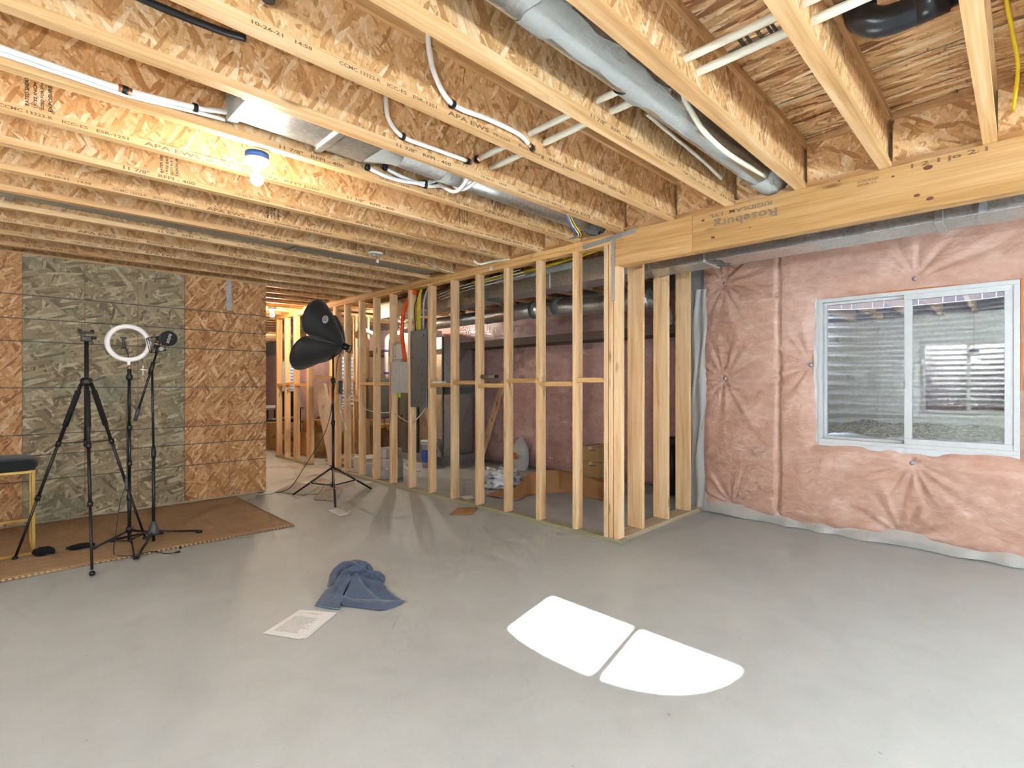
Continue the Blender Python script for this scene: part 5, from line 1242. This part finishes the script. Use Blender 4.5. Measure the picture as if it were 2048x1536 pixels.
# ------------------------------------------------------------------ softbox on its stand
sx, sy = 2.70, 5.50
sb = thing('softbox_light', (sx, sy, 0), 'black folded softbox tilted on a black tripod light stand', 'studio light')
MB().tube([(sx, sy, 0.10), (sx, sy, 0.82)], 0.0145, 14).build('pole_section', 'blackmetal', sb)
MB().tube([(sx, sy, 0.80), (sx, sy, 1.28)], 0.0120, 14).build('pole_section', 'blackmetal', sb)
MB().tube([(sx, sy, 1.26), (sx, sy, 1.58)], 0.0095, 14).build('pole_section', 'blackmetal', sb)
for z in (0.78, 1.26): 
    MB().lathe([(0, 0), (0.020, 0), (0.020, 0.06), (0, 0.06)], (sx, sy, z), 14).build('height_clamp', 'black', sb)
    MB().tube([(sx, sy, z + 0.03), (sx - 0.04, sy - 0.03, z + 0.035)], 0.007, 8).build('clamp_screw', 'black', sb)
MB().lathe([(0, 0.285), (0.030, 0.285), (0.030, 0.315), (0, 0.315)], (sx, sy, 0), 16).build('leg_collar', 'black', sb)
MB().lathe([(0, 0.095), (0.022, 0.095), (0.022, 0.125), (0, 0.125)], (sx, sy, 0), 16).build('brace_collar', 'black', sb)
for fx, fy in ((2.375, 5.80), (3.16, 5.47), (2.445, 4.935)):
    a = Vector((sx, sy, 0.30)) + Vector((fx - sx, fy - sy, 0)).normalized() * 0.03; b = Vector((fx, fy, 0.012))
    leg = MB().tube([a, b], 0.0105, 10).build('leg', 'black', sb)
    MB().tube([Vector((sx, sy, 0.11)), a.lerp(b, 0.55)], 0.0075, 8).build('leg_brace', 'black', leg)
    MB().lathe([(0, -0.006), (0.006, -0.006), (0.006, 0.006), (0, 0.006)], a.lerp(b, 0.55) + Vector((0, -0.012, 0)), 8, (0, -1, 0)).build('rivet', 'pex', leg)
MB().box(sx - 0.015, sx + 0.015, sy - 0.018, sy + 0.018, 1.55, 1.63).build('tilt_bracket', 'blackmetal', sb)
MB().tube([(sx, sy - 0.02, 1.585), (sx + 0.045, sy - 0.03, 1.585)], 0.006, 8).build('tilt_knob', 'black', sb)
apex = Vector((2.80, 5.48, 1.685))
ax_ = (-_R * 0.93 + Vector((0, 0, 0.33)) + _F * 0.10).normalized()
ex = (Vector((0, 0, 1)) - ax_ * ax_.z).normalized(); ey = ax_.cross(ex)   # ex up, ey sideways
if ey.dot(_F) > 0: ey = -ey                                               # ey towards the viewer
def rim(phi):      # phi 0 = towards the viewer, 90 = up
    lob = abs(sin(2 * phi)) ** 0.6; near = 1.0 if cos(phi) > -1e-6 else 0.72
    r = (0.27 + 0.245 * lob) * near; fwd = (0.28 + 0.09 * lob) * (1.0 if near == 1.0 else 0.85)
    return r, fwd
def panel(a0, a1):
    def fn(u, v):
        phi = a0 + (a1 - a0) * u; r, fw = rim(phi)
        k = v ** 0.82; r0 = 0.028
        rr = r0 + (r - r0) * k; ff = fw * v - 0.015
        if v > 0.86: rr -= 0.05 * ((v - 0.86) / 0.14) ** 2 * abs(sin(2 * phi))
        pf_ = 0.035 * sin(pi * v) * abs(sin(2 * phi))
        return apex + ax_ * ff + (ey * cos(phi) + ex * sin(phi)) * (rr + pf_)
    return fn
for i in range(4): MB().grid(panel(i * pi / 2 + 0.012, (i + 1) * pi / 2 - 0.012), 22, 20).build('fabric_panel', 'fabric', sb, recalc=False, solid=0.004)
for i in range(4):
    phi = i * pi / 2; MB().tube([Vector(panel(phi, phi + 1)(0, v / 10)) for v in range(11)], 0.0045, 6).build('seam_rib', 'black', sb)
MB().lathe([(0, -0.075), (0.034, -0.075), (0.040, -0.04), (0.040, 0.012), (0.030, 0.02)], apex, 20, ax_).build('lamp_housing', 'blackmetal', sb)
hb = apex - ax_ * 0.055
MB().tube([hb + ex * 0.03, hb + ex * 0.03 - ax_ * 0.055, hb - ex * 0.045 - ax_ * 0.055, hb - ex * 0.045], 0.006, 8).build('grab_handle', 'black', sb)
phi = radians(40); pp = Vector(panel(0, pi / 2)(phi / (pi / 2), 0.50))
d1_ = (Vector(panel(0, pi / 2)(phi / (pi / 2), 0.60)) - Vector(panel(0, pi / 2)(phi / (pi / 2), 0.44))).normalized(); d2_ = (Vector(panel(0, pi / 2)(0.68, 0.52)) - Vector(panel(0, pi / 2)(0.48, 0.52))).normalized()
nn = d1_.cross(d2_).normalized(); nn = nn if nn.dot(Vector((0, 0, CAMH)) - pp) > 0 else -nn; d2_ = nn.cross(d1_)
MB().add([pp + nn * 0.016] + [pp + nn * 0.016 + d1_ * 0.036 * cos(2 * pi * i / 28) + d2_ * 0.060 * sin(2 * pi * i / 28) for i in range(28)], [(0, 1 + i, 1 + (i + 1) % 28) for i in range(28)]).build('oval_badge', 'white', sb, recalc=False)
bm_ = MB()
for k_, (a_, b_, w_, h_) in enumerate([(-0.042 + 0.015 * q_, 0.010, 0.009, 0.008) for q_ in range(6)] + [(-0.010, -0.010, 0.012, 0.012), (0.008, -0.011, 0.011, 0.012)]):
    c_ = pp + nn * 0.0178 + d2_ * a_ + d1_ * b_
    bm_.add([c_, c_ + d2_ * w_, c_ + d2_ * w_ + d1_ * h_, c_ + d1_ * h_], [(0, 1, 2, 3)])
bm_.build('badge_print', 'blackink', sb, recalc=False)['kind'] = 'stuff'
MB().box(sx + 0.055, sx + 0.085, sy - 0.06, sy - 0.015, 1.14, 1.29).build('inline_ballast', 'chargrey', sb, bevel=0.003)
MB().tube(bez([(2.80, 5.48, 1.66), (2.74, 5.48, 1.5), (2.715, 5.47, 1.3), (2.69, 5.47, 1.15), (2.66, 5.47, 0.95), (2.60, 5.50, 0.7), (2.47, 5.62, 0.40), (2.38, 5.85, 0.10), (2.33, 6.05, 0.012), (2.26, 6.18, 0.006), (2.15, 6.24, 0.006)]), 0.0042, 6).build('power_cord', 'black', sb)
MB().tube(bez([(2.77, 5.46, 1.15), (2.765, 5.47, 1.0), (2.80, 5.47, 0.85), (2.86, 5.47, 0.72)]), 0.003, 6).build('ballast_lead', 'pexcream', sb)

# ------------------------------------------------------------------ things lying on the floor
tw = thing('blue_towel', (1.55, 2.75, 0), 'crumpled blue towel dropped on the concrete floor', 'towel')
def tz(x, y, z): return at(x, y, 'Z', z)
PK = tz(710, 1147, 0.105)
hemT = bez([tz(686, 1194, 0.036), tz(703, 1199, 0.022), tz(730, 1201, 0.022), tz(765, 1202, 0.020), tz(796, 1204, 0.010), tz(808, 1203, 0.006)], 8)
hemB = bez([tz(684, 1211, 0.006), tz(703, 1214, 0.005), tz(730, 1217, 0.005), tz(763, 1221, 0.005), tz(790, 1213, 0.005), tz(808, 1204, 0.005)], 8)
def on(c, t):
    f = t * (len(c) - 1); i_ = min(int(f), len(c) - 2); return c[i_].lerp(c[i_ + 1], f - i_)
tb = MB()
def flap(u, v):
    p = PK.lerp(on(hemT, u), v)
    z = p.z + sin(pi * v) * (0.018 * sin(pi * min(1, u / 0.55)) - 0.026 * exp(-((u - 0.62) / 0.07) ** 2) + 0.020 * exp(-((u - 0.85) / 0.12) ** 2)) + 0.004 * noise.noise(Vector((u * 6, v * 5, 2)))
    return (p.x, p.y, max(0.008, z))
tb.grid(flap, 36, 26)
def band(u, v):
    p = on(hemT, u).lerp(on(hemB, u), v); return (p.x, p.y, p.z + 0.010 * sin(pi * v) + 0.003 * noise.noise(Vector((u * 9, v, 5))))
tb.grid(band, 36, 8)
tl = [bez([tz(667, 1172, 0.055), tz(648, 1186, 0.028), tz(629, 1211, 0.006)], 8), bez([tz(684, 1166, 0.075), tz(668, 1190, 0.040), tz(652, 1216, 0.006)], 8), bez([tz(703, 1157, 0.090), tz(689, 1184, 0.045), tz(678, 1219, 0.006)], 8)]
def tail(u, v):
    c_ = bez([on(tl[0], v), on(tl[1], v), on(tl[2], v)], 6); p = on(c_, u)
    return (p.x, p.y, max(0.006, p.z + 0.010 * sin(u * 7 + 2 * v) * (1 - v) + 0.003 * noise.noise(Vector((u * 5, v * 6, 1)))))
tb.grid(tail, 24, 26)
def roll(pts, rs):
    P_ = bez([tz(*q_) for q_ in pts], 8); n_ = len(P_); R_ = []
    for k_ in range(n_):
        g_ = k_ / (n_ - 1) * (len(rs) - 1); a_ = min(int(g_), len(rs) - 2); R_.append((rs[a_] + (rs[a_ + 1] - rs[a_]) * (g_ - a_)) * (1 + 0.12 * noise.noise(Vector((k_ * 0.4, rs[0] * 90, 0)))))
    tb.tube([Vector((p_.x, p_.y, max(p_.z, R_[k_] * 0.9))) for k_, p_ in enumerate(P_)], R_, 14)
roll([(667, 1176, 0.035), (669, 1153, 0.065), (684, 1136, 0.10), (700, 1131, 0.105), (716, 1138, 0.085)], [0.022, 0.028, 0.028, 0.024, 0.020])
roll([(698, 1128, 0.105), (712, 1127, 0.105), (728, 1131, 0.095), (737, 1139, 0.075), (738, 1146, 0.05)], [0.016, 0.020, 0.024, 0.024, 0.020])
roll([(676, 1170, 0.055), (688, 1150, 0.085), (706, 1141, 0.11), (722, 1140, 0.105), (731, 1143, 0.09)], [0.016, 0.020, 0.021, 0.021, 0.014])
roll([(712, 1150, 0.075), (735, 1152, 0.065), (753, 1153, 0.060), (762, 1158, 0.050), (760, 1165, 0.035)], [0.026, 0.030, 0.030, 0.024, 0.016])
roll([(670, 1182, 0.045), (682, 1165, 0.07), (700, 1152, 0.098)], [0.012, 0.015, 0.012])
roll([(677, 1187, 0.042), (691, 1170, 0.062), (705, 1155, 0.088)], [0.011, 0.014, 0.011])
roll([(735, 1165, 0.03), (755, 1172, 0.025), (768, 1178, 0.018)], [0.026, 0.022, 0.014])
cf = tz(705, 1165, 0.04)
tb.grid(lambda u, v: (cf.x + 0.13 * sin(pi * v) * cos(2 * pi * u), cf.y + 0.13 * sin(pi * v) * sin(2 * pi * u) + 0.03, max(0.004, 0.030 + 0.040 * cos(pi * v))), 24, 13, closed_u=True)
to_ = tb.build('terry_cloth', 'towel', tw)
m_ = to_.modifiers.new('thick', 'SOLIDIFY'); m_.thickness = 0.009; m_.offset = 0
m_ = to_.modifiers.new('weld', 'REMESH'); m_.mode = 'VOXEL'; m_.voxel_size = 0.0042; m_.use_smooth_shade = True
m_ = to_.modifiers.new('soft', 'SMOOTH'); m_.iterations = 3; m_.factor = 0.5
M['hem'] = plain('pale_hem_stitching', srgb('7d8aa2'), 0.9)
MB().tube([p_ + Vector((0, 0, 0.0055)) for p_ in hemT], 0.0018, 6).build('stitched_hem', 'hem', tw)
MB().tube([Vector(tail(k_ / 20, 1.0)) + Vector((0, 0, 0.004)) for k_ in range(21)], 0.0018, 6).build('stitched_hem', 'hem', tw)

pc0 = [at(x, y, 'Z', 0.0) for x, y in ((528, 1270), (597, 1222), (669, 1227), (607, 1281))]
pp_ = thing('paper_stack', tuple(sum(pc0, Vector()) / 4), 'stack of printed white papers in front of the blue towel', 'papers')
o0 = pc0[0]; ux = (pc0[3] - pc0[0]); uy = (pc0[1] - pc0[0]); ux = ux.normalized() * 0.216; uy = (uy - ux * uy.dot(ux) / ux.length_squared).normalized() * 0.279
cen = sum(pc0, Vector()) / 4
for i, (rz, dx, dy) in enumerate(((0.08, 0.018, 0.004), (0.04, 0.01, -0.006), (-0.03, -0.004, 0.004), (0.0, 0.0, 0.0))):
    m = Matrix.Translation(cen + Vector((dx, dy, 0))) @ Matrix.Rotation(rz, 4, 'Z') @ Matrix.Translation(-cen)
    o_ = cen - ux * 0.5 - uy * 0.5; z = 0.0012 + i * 0.0012
    pts = [m @ (o_ + Vector((0, 0, z))), m @ (o_ + ux + Vector((0, 0, z))), m @ (o_ + ux + uy + Vector((0, 0, z))), m @ (o_ + uy + Vector((0, 0, z)))]
    sh = MB().add(pts, [(0, 1, 2, 3)]).build('paper_sheet', 'paper', pp_, solid=0.0006)
    if i == 3:
        rr_ = random.Random(4); mbk, mbr = MB(), MB(); zz = z + 0.0009
        for r_ in range(26):
            f0 = 0.08 + r_ * 0.031
            if r_ in (2, 3, 4, 5): continue
            x0_ = 0.12 if r_ > 5 else 0.30; x_ = x0_
            while x_ < (0.85 if r_ > 5 else 0.75) - (0.25 * rr_.random()):
                w_ = 0.02 + 0.05 * rr_.random(); tgt = mbr if r_ in (17, 18, 20, 22) else mbk
                a_ = o_ + ux * x_ + uy * (1 - f0); b_ = ux * w_; c_ = uy * 0.010
                tgt.add([a_ + Vector((0, 0, zz)), a_ + b_ + Vector((0, 0, zz)), a_ + b_ + c_ + Vector((0, 0, zz)), a_ + c_ + Vector((0, 0, zz))], [(0, 1, 2, 3)]); x_ += w_ + 0.012
        k1 = mbk.build('printed_lines', 'ink', sh); k2 = mbr.build('printed_lines', 'inkred', sh); k1['kind'] = 'stuff'; k2['kind'] = 'stuff'

def flat(name, pix, mat, label, cat, z=0.004, curl=0.0, sub=8):
    P = [at(x, y, 'Z', 0.0) for x, y in pix]
    o = thing(name, tuple(sum(P, Vector()) / 4), label, cat)
    def fn(u, v):
        p = P[0].lerp(P[1], u).lerp(P[3].lerp(P[2], u), v)
        return (p.x, p.y, z + curl * (u * u * 0.5 + 0.5 * max(0, noise.noise(Vector((u * 3, v * 3, P[0].x)))) ))
    MB().grid(fn, sub, sub).build('sheet', mat, o, solid=0.0012, recalc=False)
    return o
flat('cardboard_scrap', ((897, 1031), (915, 1018), (955, 1017), (945, 1029)), 'kraft', 'torn scrap of brown cardboard by the sill plate', 'cardboard', 0.004, 0.02)
flat('loose_paper', ((654, 1021), (676, 1017), (701, 1028), (680, 1033)), 'paper', 'single white sheet before the softbox stand', 'paper')
flat('drop_sheet', ((548, 984), (590, 966), (640, 976), (610, 992)), 'dropcloth', 'rumpled grey paper under the softbox leg by the strand board', 'paper', 0.004, 0.03, 18)
flat('drop_sheet', ((628, 1000), (650, 972), (685, 980), (672, 1003)), 'dropcloth', 'rumpled grey paper under the softbox stand front leg', 'paper', 0.004, 0.03, 18)
flat('drop_sheet', ((596, 988), (640, 958), (664, 966), (634, 990)), 'dropcloth', 'rumpled grey paper between the softbox legs', 'paper', 0.0045, 0.025, 18)
flat('floor_strip', ((597, 966), (640, 960), (642, 963), (600, 969)), 'paper', 'narrow pale strip on the floor behind the softbox', 'paper')
flat('floor_strip', ((726, 966), (742, 962), (752, 963), (730, 968)), 'paper', 'pale strip on the floor by the softbox right leg', 'paper')
flat('plate_paper', ((920, 1000), (945, 998), (950, 1004), (930, 1006)), 'paper', 'white scrap resting on the sill plate between studs', 'paper', 0.040)
flat('paper_scrap', ((462, 1076), (480, 1072), (507, 1070), (494, 1075)), 'dropcloth', 'grey scrap of paper at the rug edge', 'paper', 0.003)
flat('corner_paper', ((518, 990), (534, 983), (556, 983), (544, 988)), 'paper', 'crumpled paper at the end of the strand board wall', 'paper', 0.004, 0.02)
sc_ = thing('rug_knob', tuple(at(361, 1097, 'Z', 0.0)), 'tiny black knob lying at the rug edge', 'knob')
q = at(361, 1097, 'Z', 0.0)
MB().lathe([(0, 0), (0.009, 0), (0.010, 0.008), (0.006, 0.013), (0, 0.014)], (q.x, q.y, 0.001), 12).build('knob_body', 'black', sc_)
MB().lathe([(0.0, 0.013), (0.003, 0.014), (0.003, 0.020), (0, 0.021)], (q.x, q.y, 0.001), 8).build('threaded_stub', 'greymetal', sc_)

# the floor framing above hangs a touch lower towards the wall opposite (under half a degree)
ceil_.matrix_basis = Matrix.Translation((WX, 0, ZC)) @ Matrix.Rotation(-0.0078, 4, 'Y') @ Matrix.Translation((-WX, 0, -ZC))
